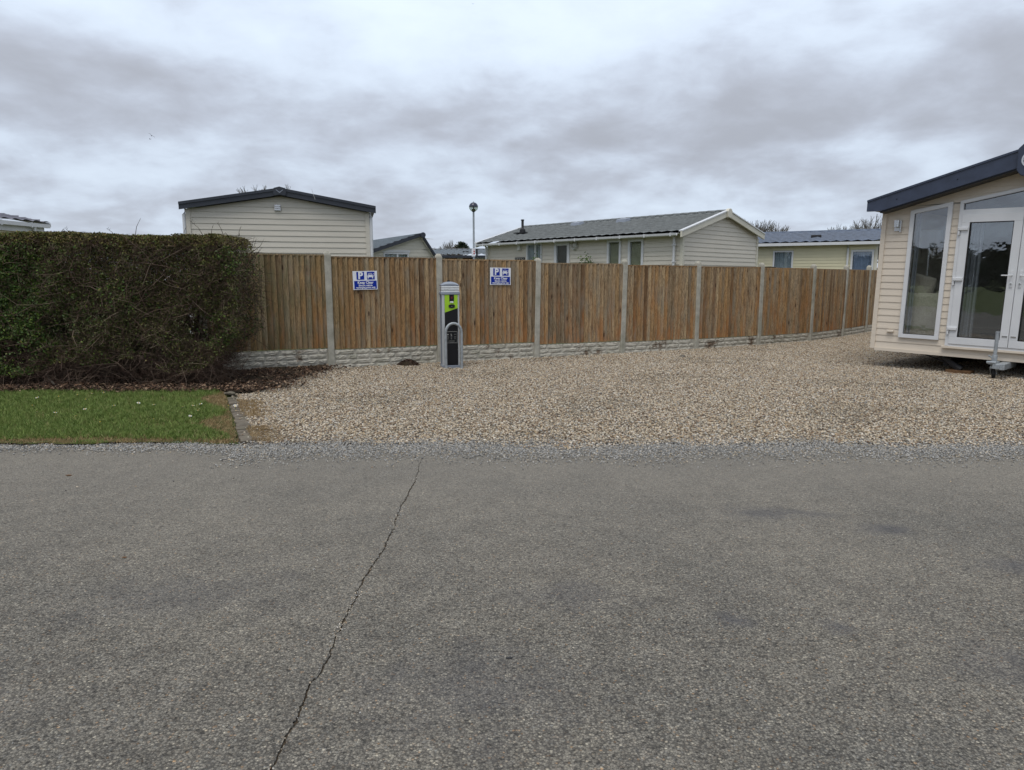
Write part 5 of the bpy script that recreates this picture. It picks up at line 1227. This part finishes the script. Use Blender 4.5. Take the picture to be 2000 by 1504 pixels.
        o = m.build('trunk', MT['bark'], root, True); o.location = (x + 5.8, y - 9.5, .04)
        x -= r.uniform(.14, .36); k += 1
    # brambly dead stalks at the foot
    D = np.stack([r.uniform(-8, -3.85, 9000), r.uniform(9.0, 9.9, 9000), r.uniform(.03, .5, 9000)], 1); twigs('dead_stalks', D, .12, .45, .0025, MT['twig'], .15)
hedge()

# fallen stick at the left of the bed
m = MB(); m.tube([(-6.32, 9.32, .20), (-6.12, 9.12, .13), (-5.98, 9.0, .07)], [.011, .013, .010], 7); tag(m.build('fallen_stick', MT['barkgrey'], None, True), 'pale fallen stick leaning on the soil below the green part of the hedge', 'stick')

# ------------------------------------------------------------------ charging post
def charger():
    r = empty('charging_post', (-1.015, 11.36, 0.0), R(13)); tag(r, 'slim grey charging post with lime green and black front, in front of a fence post', 'charging post')
    w, d = .142, .125
    m = MB(); m.box(-w - .008, w + .008, -d - .008, d + .008, 0, .05); m.build('base_plate', MT['greycast'], r, bevel=.006)
    m = MB(); m.box(-w + .012, w - .012, -d + .006, d - .006, .045, 1.19); m.build('body', MT['black'], r)
    for x0, x1 in ((-w, -w + .048), (w - .028, w)):
        for y0, y1 in ((-d - .004, -d + .014), (d - .014, d + .004)):
            m = MB(); m.box(x0, x1, y0, y1, .05, 1.19); m.build('corner_extrusion', MT['alu'], r, bevel=.006)
    m = MB(); m.box(-w - .002, -w + .014, -.035, -.02, .05, 1.19); m.box(-w - .002, -w + .014, .05, .07, .05, 1.19); m.build('side_rail', MT['greycast'], r)
    # front panels
    fx0, fx1 = -w + .048, w - .028; y = -d - .0005
    def f(name, poly, mat, dy=.006, off=0.0, par=r, bev=0): mm = MB(); mm.prism([(x_, y - off - dy, z_) for x_, z_ in poly], (0, dy, 0)); return mm.build(name, MT[mat], par, bevel=bev)
    gp_ = f('green_panel', [(fx0, .905), (fx1, .975), (fx1, 1.19), (fx0, 1.19)], 'green')
    f('black_panel', [(fx0, .075), (fx1, .075), (fx1, .974), (fx0, .904)], 'black')
    cx = (fx0 + fx1) / 2 + .008
    dp = f('display', [(cx - .037, 1.09), (cx - .032, 1.082), (cx + .032, 1.082), (cx + .037, 1.09), (cx + .037, 1.188), (cx - .037, 1.188)], 'black', .006, .007)
    f('display_text', [(cx - .012, 1.147), (cx + .018, 1.147), (cx + .018, 1.153), (cx - .012, 1.153)], 'red', .001, .0135, dp); f('display_text', [(cx + .0, 1.122), (cx + .007, 1.122), (cx + .007, 1.132), (cx + .0, 1.132)], 'red', .001, .0135, dp)
    st = f('sticker', [(cx - .026, 1.06), (cx + .026, 1.06), (cx + .026, 1.084), (cx - .026, 1.084)], 'signwhite', .002, .0135)
    f('printed_mark', [(cx - .017, 1.066), (cx - .007, 1.066), (cx - .007, 1.078), (cx - .017, 1.078)], 'green', .001, .016, st)
    ov = [(cx + .052 * math.copysign(abs(math.cos(t)) ** .6, math.cos(t)), 1.015 - .028 + .028 * math.copysign(abs(math.sin(t)) ** .8, math.sin(t)) + .02) for t in [2 * PI * i / 24 for i in range(24)]]
    so = f('socket_flap', ov, 'black', .014, .007, bev=.003)
    for dx in (-.044, .044): f('screw', [(cx + dx - .003, 1.004), (cx + dx + .003, 1.004), (cx + dx + .003, 1.010), (cx + dx - .003, 1.010)], 'chrome', .002, .021, so)
    f('flap_mark', [(cx - .012, 1.002), (cx + .010, 1.002), (cx + .014, 1.006), (cx - .006, 1.006)], 'greycast', .001, .0215, so)
    # instruction sticker: outlined rectangle with icons, drawn as flat print
    ix0, ix1, iz0, iz1 = fx0 + .006, fx1 - .010, .415, .60
    ins = f('instruction_panel', [(ix0, iz0), (ix1, iz0), (ix1, iz1), (ix0, iz1)], 'black', .001, .006)
    pm = MB()
    def pr(x0, x1, z0, z1): pm.box(x0, x1, y - .0085, y - .0075, z0, z1)
    t = .003
    pr(ix0, ix1 * .35 + ix0 * .65, iz0, iz0 + t); pr(ix1 * .62 + ix0 * .38, ix1, iz0, iz0 + t); pr(ix0, ix0 + t, iz0, iz1); pr(ix1 - t, ix1, iz0, iz1); pr(ix0, ix1, iz1 - t, iz1)
    wd = ix1 - ix0
    for i in range(3):
        xc = ix0 + wd * (.2 + .3 * i)
        if i == 0: pr(xc - .010, xc + .006, iz0 + .128, iz0 + .137); pr(xc - .002, xc + .011, iz0 + .134, iz0 + .143)
        elif i == 1: pr(xc - .008, xc - .002, iz0 + .118, iz0 + .150); pr(xc - .002, xc + .010, iz0 + .118, iz0 + .123); pr(xc + .006, xc + .012, iz0 + .128, iz0 + .133)
        else:
            for k_ in range(7): a = .3 + k_ * .5; pr(xc + .011 * math.cos(a) - .0015, xc + .011 * math.cos(a) + .0015, iz0 + .132 + .011 * math.sin(a) - .0015, iz0 + .132 + .011 * math.sin(a) + .0015)
        pr(xc - .011, xc + .011, iz0 + .098, iz0 + .101)
        for q_ in range(3): pr(xc - .010, xc + .010 - .003 * (q_ % 2), iz0 + .063 + q_ * .010, iz0 + .0645 + q_ * .010)
    pr(ix0 + wd * .25, ix0 + wd * .78, iz0 + .030, iz0 + .033)
    for q_ in range(4): pr(ix0 + wd * (.38 + .07 * q_), ix0 + wd * (.42 + .07 * q_), iz0 - .001, iz0 + .006)
    pm.build('printed_instructions', MT['white_old'], ins)
    f('lock', [(fx1 - .009, .30), (fx1 + .0, .30), (fx1 + .0, .306), (fx1 - .009, .306)], 'chrome', .003, .006)
    # head with louvres and domed top
    m = MB(); m.box(-w - .014, w + .012, -d - .016, d + .014, 1.188, 1.232); m.build('head_collar', MT['greycast'], r, bevel=.008)
    m = MB(); m.box(-w + .004, w - .008, -d + .004, d - .008, 1.23, 1.33); m.build('head_core', MT['greycast'], r)
    for i in range(4):
        z = 1.236 + i * .0235; m = MB()
        a0, a1 = .0, .004; m.hexa([(-w - .006, -d - .012, z), (w + .004, -d - .012, z), (w + .004, d + .008, z), (-w - .006, d + .008, z), (-w + .001, -d - .002, z + .017), (w - .003, -d - .002, z + .017), (w - .003, d, z + .017), (-w + .001, d, z + .017)]); m.build('louvre', MT['alu'], r)
    m = MB(); nx = 12; top = []
    for j, yy in enumerate((-d - .008, -d + .03, 0, d - .03, d + .006)):
        row = []
        for i in range(nx + 1):
            x_ = -w - .003 + (2 * w + .003) * i / nx; cz = 1.335 + .052 * (1 - (2 * i / nx - 1) ** 2) ** .8 * (1 if j in (1, 2, 3) else .55) + (.008 if j in (1, 2, 3) else 0)
            row.append((x_, yy, cz))
        top.append(row)
    for j in range(4):
        for i in range(nx): m.face([top[j][i], top[j][i + 1], top[j + 1][i + 1], top[j + 1][i]])
    for j in (0, 4):
        for i in range(nx): a, b = top[j][i], top[j][i + 1]; m.face([(a[0], a[1], 1.33), (b[0], b[1], 1.33), b, a])
    for i in (0, nx):
        for j in range(4): a, b = top[j][i], top[j + 1][i]; m.face([(a[0], a[1], 1.33), (b[0], b[1], 1.33), b, a])
    m.build('domed_top', MT['greycast'], r, True)
    m = MB(); m.lathe([(0, 0), (.022, 0), (.022, .022), (.014, .026), (0, .026)], 12, (-.01, 0, 1.392)); m.build('aerial_cap', MT['black'], r, True)
charger()
# hoop guard
hp = MB(); pts = [(-.128, 0, -.05), (-.128, 0, .59)] + [(-.128 * math.cos(a), 0, .59 + .145 * math.sin(a)) for a in [PI * i / 14 for i in range(1, 14)]] + [(.128, 0, .59), (.128, 0, -.05)]
hp.tube(pts, .0225, 14); ho = hp.build('hoop_guard', MT['galv'], None, True); ho.location = (-.935, 11.14, 0); ho.rotation_euler = (0, 0, R(16)); tag(ho, 'galvanised steel hoop guard planted in gravel before the charging post', 'hoop guard')

# ------------------------------------------------------------------ signs on the fence
def text_mesh(s, size, name, mat, parent, loc, bold=.0, align='CENTER'):
    c = bpy.data.curves.new('text', 'FONT'); c.body = s; c.size = size; c.align_x = align; c.align_y = 'CENTER'; c.offset = bold; c.extrude = .0006; c.resolution_u = 3
    t = bpy.data.objects.new('text', c); COL.objects.link(t); bpy.context.view_layer.update()
    me = bpy.data.meshes.new_from_object(t.evaluated_get(bpy.context.evaluated_depsgraph_get())); bpy.data.objects.remove(t)
    me.materials.clear(); me.materials.append(mat); o = link(name, me, parent); o.location = loc; o.rotation_euler = (R(90), 0, 0)
    return o
def sign(x, y, z, ang, roll, label):
    r = empty('parking_sign', (x, y, z), ang); r.rotation_euler = (0, roll, ang); tag(r, label, 'sign', 'blue and white charging bay signs on the fence')
    W2, H2 = .20, .15
    m = MB(); m.box(-W2, W2, -.003, .003, -H2, H2); m.build('panel', MT['signwhite'], r, bevel=.0015)
    def p(name, poly, mat, off, par=r, th=.0008): mm = MB(); mm.prism([(a, -.003 - off, b) for a, b in poly], (0, th, 0)); return mm.build(name, MT[mat], par)
    b = p('blue_band', [(-.182, -.138), (.186, -.138), (.186, -.006), (-.182, -.006)], 'blue', .0012)
    text_mesh('Keep Clear', .056, 'lettering', MT['signwhite'], b, (.002, -.0056, -.036), .0016)
    text_mesh('Electric vehicle', .037, 'lettering', MT['signwhite'], b, (.002, -.0056, -.081), .0012)
    text_mesh('recharging point only', .037, 'lettering', MT['signwhite'], b, (.002, -.0056, -.115), .0012)
    q = p('blue_square', [(-.140, .012), (-.014, .012), (-.014, .138), (-.140, .138)], 'blue', .0012); text_mesh('P', .150, 'lettering', MT['signwhite'], q, (-.077, -.0056, .074), .006)
    q = p('blue_square', [(.032, .012), (.158, .012), (.158, .138), (.032, .138)], 'blue', .0012)
    cx = .088; k = MB()
    def pp(poly, off=.0024, mi=0): k.prism([(cx + a, -.003 - off, .062 + b_) for a, b_ in poly], (0, .0008, 0), mi)
    pp([(-.046, -.012), (.042, -.012), (.046, .0), (.044, .018), (.034, .026), (-.038, .026), (-.048, .018), (-.050, .0)])      # bonnet
    pp([(-.036, .026), (.032, .026), (.024, .052), (-.028, .052)])                                                          # cabin
    pp([(-.046, -.032), (-.030, -.032), (-.030, -.011), (-.046, -.011)]); pp([(.026, -.032), (.042, -.032), (.042, -.011), (.026, -.011)])
    pp([(.042, .002), (.058, .004), (.066, .014), (.060, .018), (.054, .010), (.044, .009)]); pp([(.060, .014), (.067, .012), (.066, .038), (.058, .046), (.054, .042), (.060, .035)]); pp([(.048, .036), (.058, .046), (.054, .050), (.044, .041)])
    pp([(-.029, .030), (.025, .030), (.019, .046), (-.023, .046)], .0034, 1); pp([(-.042, .008), (-.034, .006), (-.034, .013), (-.041, .015)], .0034, 1); pp([(.030, .006), (.038, .008), (.037, .015), (.030, .013)], .0034, 1)
    k.build('car_symbol', [MT['signwhite'], MT['blue']], q)
a1 = math.atan2(12.021 - 11.222, -1.248 + 2.931); a2 = math.atan2(12.809 - 12.021, .441 + 1.248)
def on_fence(A, ang, s, off): return A[0] + math.cos(ang) * s + math.sin(ang) * off, A[1] + math.sin(ang) * s - math.cos(ang) * off
x_, y_ = on_fence(FP[1], a1, .585, .045); sign(x_, y_, 1.415, a1, R(-1.2), 'blue and white parking sign on the fence panel left of the charging post')
x_, y_ = on_fence(FP[2], a2, 1.13, .045); sign(x_, y_, 1.485, a2, R(.6), 'blue and white parking sign on the fence panel right of the charging post')

# ------------------------------------------------------------------ mulch heap, stones, debris
def heap():
    r = np.random.default_rng(4); root = empty('mulch_heap', (-1.74, 11.62, 0)); tag(root, 'small heap of dark bark mulch against the concrete fence base', 'mulch heap')
    m = MB(); m.lathe([(.17, 0), (.14, .035), (.08, .075), (.0, .09)], 18); for_ = m.build("mound", MT["soil"], root, True)
    v = []; q = []
    for i in range(1500):
        a = r.random() * 2 * PI; rad = .19 * r.random() ** .6; z = .095 * (1 - (rad / .2) ** 1.6) + r.normal(0, .008)
        c = np.array([rad * math.cos(a), rad * .8 * math.sin(a), max(z, .004)]); d = r.normal(size=3); d /= np.linalg.norm(d); e = np.cross(d, r.normal(size=3)); e /= np.linalg.norm(e); d *= r.uniform(.006, .018); e *= r.uniform(.003, .007)
        n_ = len(v); v += [c - d - e, c + d - e, c + d + e, c - d + e]; q.append([n_, n_ + 1, n_ + 2, n_ + 3])
    mt = mat_leaf('mulch_chip', [(0.02, 0.012, 0.009), (0.05, 0.028, 0.018), (0.09, 0.05, 0.03), (0.03, 0.018, 0.013)])
    o = link('bark_chips', np_mesh('bark_chips', np.array(v), np.array(q), mt), root); o['kind'] = 'stuff'
heap()
def lump(name, loc, size, mat, label, cat, seed=1):
    me = rock(seed, .6, MT[mat], 2); o = link(name, me, None); o.location = loc; o.scale = size; tag(o, label, cat); return o
lump('dark_stone', (3.16, 12.85, .02), (.13, .10, .09), 'barkgrey', 'dark grey lump of stone on the gravel near the fifth fence post', 'stone', 5)
lump('dark_stone', (-.01, 2.46, .003), (.026, .016, .008), 'darksteel', 'small flat black fragment lying on the asphalt right of the crack', 'fragment', 6)
lump('pale_stone', (-3.5, 8.52, .03), (.14, .11, .07), 'brick', 'pale brown stone at the top end of the brick edging', 'stone', 8)
lump('dead_leaf', (-3.25, 4.95, .006), (.05, .02, .012), 'timber', 'single dry brown leaf on the far left of the asphalt', 'leaf', 9)
lump('dead_leaf', (-2.0, 3.42, .006), (.028, .014, .010), 'timber', 'single tiny brown leaf in the middle of the asphalt left of the crack', 'leaf', 10)

# daisies
def daisies():
    m = MB(); k = 8
    for i in range(k):
        a = 2 * PI * i / k; m.face([(0, 0, .045), (.013 * math.cos(a - .3), .013 * math.sin(a - .3), .048), (.016 * math.cos(a), .016 * math.sin(a), .047), (.013 * math.cos(a + .3), .013 * math.sin(a + .3), .048)])
    head = m.mesh('petals', MT['white']); c = MB(); c.lathe([(.0, .046), (.005, .047), (.004, .051), (0, .052)], 8); cen = c.mesh('flower_centre', MT['yellow']); s = MB(); s.tube([(0, 0, 0), (.002, 0, .045)], .0012, 4); stm = s.mesh('stem', MT['hedge_green'])
    pos = [(-5.55, 8.05), (-5.35, 8.1), (-5.2, 8.22), (-5.1, 8.32), (-4.98, 8.4), (-5.9, 7.55), (-5.25, 7.5), (-4.95, 7.15), (-4.75, 7.1), (-4.55, 7.3), (-4.35, 7.5), (-4.2, 7.7), (-3.95, 7.55), (-4.9, 7.9), (-3.5, 7.5), (-3.45, 7.62), (-3.55, 7.42), (-3.05, 7.55), (-3.0, 7.45), (-3.12, 7.5), (-3.28, 6.95), (-3.55, 6.75), (-4.0, 6.6), (-4.4, 6.9), (-3.3, 7.2), (-5.6, 7.1)]
    rr = random.Random(2)
    for (x, y) in pos:
        d = link('daisy', head, None); sc = rr.uniform(.8, 1.3); d.location = (x, y, .012); d.scale = (sc, sc, 1.1); d.rotation_euler = (rr.uniform(-.5, .2), rr.uniform(-.3, .3), rr.uniform(0, 6))
        tag(d, 'tiny white daisy dotted in the short grass of the lawn', 'daisy', 'daisies in the lawn'); link('flower_centre', cen, d); link('stem', stm, d)
daisies()

# ------------------------------------------------------------------ lamp post
def lamp():
    r = empty('lamp_post', (-1.83, 34.0, 0)); tag(r, 'tall grey lamp post with round globe and dark upper dome', 'lamp post')
    m = MB(); m.lathe([(.075, 0), (.075, 1.2), (.05, 1.25), (.045, 4.62), (.045, 4.66)], 12); m.build('pole', MT['galv'], r, True)
    m = MB(); m.lathe([(.05, 4.62), (.09, 4.66), (.09, 4.74), (.03, 4.78), (.025, 4.90), (0, 4.90)], 14); m.build('lamp_holder', MT['black'], r, True)
    m = MB(); m.lathe([(.06, 4.66)] + [(.215 * math.cos(t), 4.85 + .215 * math.sin(t)) for t in np.linspace(-1.1, 0, 8)], 24); m.build('globe', MT['globe'], r, True)
    m = MB(); m.lathe([(.218 * math.cos(t), 4.855 + .218 * math.sin(t)) for t in np.linspace(0, 1.56, 9)], 24); m.build('dome_cap', MT['lampblue'], r, True)
    m = MB(); m.lathe([(0, 5.06), (.012, 5.07), (.008, 5.12), (0, 5.13)], 8); m.build('finial', MT['black'], r)
    s = empty('pole_sign', (-1.83, 33.93, 2.73), R(-8)); tag(s, 'small white sign with red symbols fixed low on the lamp post', 'sign')
    m = MB(); m.box(-.10, .07, -.012, .0, -.19, .19); m.build('panel', MT['signwhite'], s)
    for z in (.05, -.05):
        m = MB(); m.lathe([(0, 0), (.038, 0), (.038, .004), (0, .004)], 14); c = m.build('red_disc', MT['red'], s); c.rotation_euler = (R(90), 0, 0); c.location = (.02, -.012, z)
    m = MB(); m.box(-.015, .05, -.014, -.012, .125, .145); m.build('red_line', MT['red'], s)
    m = MB(); m.box(.10, .18, .0, .10, -.17, .17); m.build('junction_box', MT['darksteel'], s)
lamp()

# ------------------------------------------------------------------ plants and things beyond the fence
def shrub(loc, h, w, n, seed, label):
    r = np.random.default_rng(seed); root = empty('potted_shrub', loc); tag(root, label, 'shrub')
    m = MB(); m.lathe([(.09, 0), (.13, .28), (.14, .28), (.14, .31), (.0, .30)], 16); m.build('pot', MT['timber'], root, True)
    m = MB(); m.tube([(0, 0, .28), (.02, 0, h * .6), (0, .02, h * .85)], [.018, .014, .008], 6); m.build('stem', MT['bark'], root)
    c = r.normal(size=(n, 3)) * np.array([w, w, .16]) + np.array([0, 0, h]); a = r.normal(size=(n, 3)); a[:, 2] = np.abs(a[:, 2]) + .3; a /= np.linalg.norm(a, axis=1)[:, None]; b = np.cross(a, r.normal(size=(n, 3))); b /= np.linalg.norm(b, axis=1)[:, None]
    s = r.uniform(.03, .06, n)[:, None]; v = np.stack([c - a * s, c + b * s * .35, c + a * s, c - b * s * .35], 1).reshape(-1, 3)
    o = link('leaves', np_mesh('leaves', v, np.arange(4 * n).reshape(n, 4), MT['hedge_green']), root); o['kind'] = 'stuff'
def dl(a, off): # point beside the middle home, a along its long side
    l = Vector((-.682, .731)); g = Vector((.731, .682)); p = Vector((4.62, 19.23)) + l * a - g * off; return p.x, p.y
x_, y_ = dl(5.28, .35); shrub((x_, y_, 0), 1.86, .07, 260, 3, 'dark green shrub top showing by the double window of the middle home')
x_, y_ = dl(3.15, .35); shrub((x_, y_, 0), 1.80, .10, 420, 4, 'spiky green shrub top showing between door and olive blinds of the middle home')
m = MB(); prof = [(-.32, 0), (.32, 0), (.32, 1.82)] + [(.32 * math.cos(t), 1.82 + .08 * math.sin(t)) for t in np.linspace(.2, PI - .2, 8)] + [(-.32, 1.82)]
m.prism([(x, 0, z) for x, z in prof], (0, .6, 0)); lk = m.build('storage_locker', MT['black'], None, bevel=.01); lk.location = (9.15, 25.2, 0); lk.rotation_euler = (0, 0, R(-27)); tag(lk, 'black storage locker with curved lid just above the fence top before the yellow home', 'locker')

def tree(name, loc, h, spread, seed, label, crown_base=.25, depth=5, twig=1.0, group=None):
    r = random.Random(seed); root = empty(name, loc); tag(root, label, 'tree', group)
    V = []; Q = []
    def seg(p, q, r0, r1):
        d = (q - p).normalized(); a = d.cross(Vector((.3, .5, .81))).normalized(); b = d.cross(a); n_ = len(V)
        for c, rr in ((p, r0), (q, r1)):
            for t in range(3): V.append(c + rr * (a * math.cos(2.094 * t) + b * math.sin(2.094 * t)))
        for t in range(3): Q.append([n_ + t, n_ + (t + 1) % 3, n_ + 3 + (t + 1) % 3, n_ + 3 + t])
    def grow(p, d, L, rad, lev):
        k = 3; 
        for i in range(k):
            d = (d + Vector((r.gauss(0, .13), r.gauss(0, .13), r.gauss(.03, .08)))).normalized(); q = p + d * (L / k); seg(p, q, rad * (1 - .25 * i / k), rad * (1 - .25 * (i + 1) / k)); p = q
            if lev < depth and (i > 0 or lev > 0):
                for _ in range(2 if lev < 3 else r.choice((1, 2, 2))):
                    ax = Vector((r.gauss(0, 1), r.gauss(0, 1), r.gauss(0, .4))).normalized()
                    nd = (d * 1.0 + ax * spread * (1.0 if lev < 2 else .75) + Vector((0, 0, .25))).normalized(); grow(p, nd, L * r.uniform(.5, .72), rad * .55, lev + 1)
        if lev < depth: grow(p, d, L * .6, rad * .7, lev + 1)
    nb_ = 5; base = h * crown_base; tr_ = MB(); tr_.tube([(0, 0, -.05), (.05, 0, base * .5), (0, .03, base)], [h * .03, h * .024, h * .02], 8); tr_.build('trunk', MT['barkgrey'], root, True)
    for i in range(nb_):
        a = 2 * PI * i / nb_ + r.random(); grow(Vector((0, 0, base * r.uniform(.8, 1))), Vector((math.cos(a) * spread, math.sin(a) * spread, 1.1)).normalized(), h * .33, h * .013, 0)
    V = np.array([tuple(v) for v in V]); zmax = V[:, 2].max(); V *= h / zmax
    V[:, 0] += 0
    o = link('crown', np_mesh('crown', V, np.array(Q), MT['twigtree']), root); o['kind'] = 'stuff' if False else 'thing'
    del o['kind']
    return root
tree('bare_tree', (-13.2, 40, 0), 6.5, .75, 1, 'leafless tree whose twig tips show over the ridge of the left home', .3, 4)
tree('bare_tree', (-6.9, 70, 0), 5.4, .9, 2, 'small leafless tree over the distant slate roof, left of the dark pine', .25, 4)
tree('bare_tree', (19.6, 60, 0), 6.9, .8, 3, 'leafless tree just right of the middle home gable', .25, 4)
tree('bare_tree', (22.4, 61, 0), 6.2, .95, 4, 'lower leafless tree above the left end of the blue tiled roof', .25, 4)
tree('bare_tree', (27.6, 60, 0), 6.2, .8, 5, 'leafless tree above the right part of the blue tiled roof', .25, 4)
tree('bare_tree', (30.2, 60, 0), 7.0, .85, 6, 'taller leafless tree beside the eaves corner of the show lodge', .25, 4)
tree('bare_tree', (33.0, 62, 0), 6.8, .85, 7, 'leafless tree mostly hidden behind the show lodge corner', .25, 4)
def pine():
    r = np.random.default_rng(8); root = empty('pine_tree', (-5.7, 80, 0)); tag(root, 'small dark pine standing above the distant slate roof', 'tree')
    m = MB(); m.tube([(0, 0, 0), (.1, 0, 3), (0, 0, 5.3)], [.2, .14, .06], 8); m.build('trunk', MT['bark'], root, True)
    cl = [(0, 0, 5.5, .35), (-.3, 0, 5.2, .35), (.35, .1, 5.15, .35), (-.5, .2, 4.9, .3), (.55, 0, 4.95, .3), (0, 0, 4.85, .45), (.2, .3, 5.3, .3), (-.7, 0, 5.05, .16), (.78, 0, 4.85, .16)]
    P = np.concatenate([r.normal(size=(260, 3)) * np.array([s, s, s * .45]) * .55 + np.array([x, y, z]) for x, y, z, s in cl]); n = len(P)
    a = r.normal(size=(n, 3)); a /= np.linalg.norm(a, axis=1)[:, None]; b = np.cross(a, r.normal(size=(n, 3))); b /= np.linalg.norm(b, axis=1)[:, None]; a *= .11; b *= .05
    v = np.stack([P - a, P + b, P + a, P - b], 1).reshape(-1, 3); mt = mat_leaf('pine_needles', [(.012, .022, .012), (.03, .045, .02), (.018, .03, .016)])
    link('crown', np_mesh('crown', v, np.arange(4 * n).reshape(n, 4), mt), root)
pine()
# row of trees and hedge across the road behind the camera (seen mirrored in the lodge glass)
def backwood():
    r = np.random.default_rng(9); P = []
    for k in range(70):
        a = R(172 + 100 * k / 70); rad = 98 + r.uniform(-4, 4); hh = r.uniform(4.4, 6.4) if k % 9 else 7.6; n = 520
        c = np.stack([r.normal(0, 1.7, n), r.normal(0, 1.4, n), hh * (1 - r.random(n) ** 1.6 * .98)], 1); c[:, :2] *= (1.15 - .6 * (c[:, 2:3] / hh) ** 3)
        P.append(c + np.array([rad * math.cos(a), rad * math.sin(a), 0]))
    P = np.concatenate(P); n = len(P); a = r.normal(size=(n, 3)); a /= np.linalg.norm(a, axis=1)[:, None]; b = np.cross(a, r.normal(size=(n, 3))); b /= np.linalg.norm(b, axis=1)[:, None]; s = r.uniform(.25, .55, n)[:, None]
    v = np.stack([P - a * s, P + b * s, P + a * s, P - b * s], 1).reshape(-1, 3); mt = mat_leaf('wood_foliage', [(.02, .024, .014), (.035, .035, .02), (.028, .04, .018)])
    tag(link('tree_belt', np_mesh('tree_belt', v, np.arange(4 * n).reshape(n, 4), mt)), 'dark belt of trees across the field behind the viewpoint', kind='stuff')
backwood()

# birds
def bird(loc, s, rot, label):
    m = MB(); m.lathe([(0, -.16), (.03, -.10), (.045, 0), (.03, .1), (0, .15)], 8)
    V = [(x, z, y) for x, y, z in m.v]; m.v = V
    for sx in (-1, 1):
        m.face([(sx * .02, -.06, .01), (sx * .02, .07, .01), (sx * .22, .03, .10), (sx * .20, -.05, .10)]); m.face([(sx * .22, .03, .10), (sx * .20, -.05, .10), (sx * .46, -.12, .04)])
    o = m.build('bird', MT['darksteel'], None); o.location = loc; o.scale = (s, s, s); o.rotation_euler = rot; tag(o, label, 'bird')
bird((-29.8, 60, 13.22), .75, (.5, .6, .5), 'upper of two tiny dark birds flying in the left of the sky')
bird((-29.95, 60, 12.95), .45, (.2, .1, 1.5), 'lower of two tiny dark birds flying in the left of the sky')
bird((-3.13, 60, 23.4), .35, (.2, .2, .3), 'tiny lone bird at the very top of the sky')
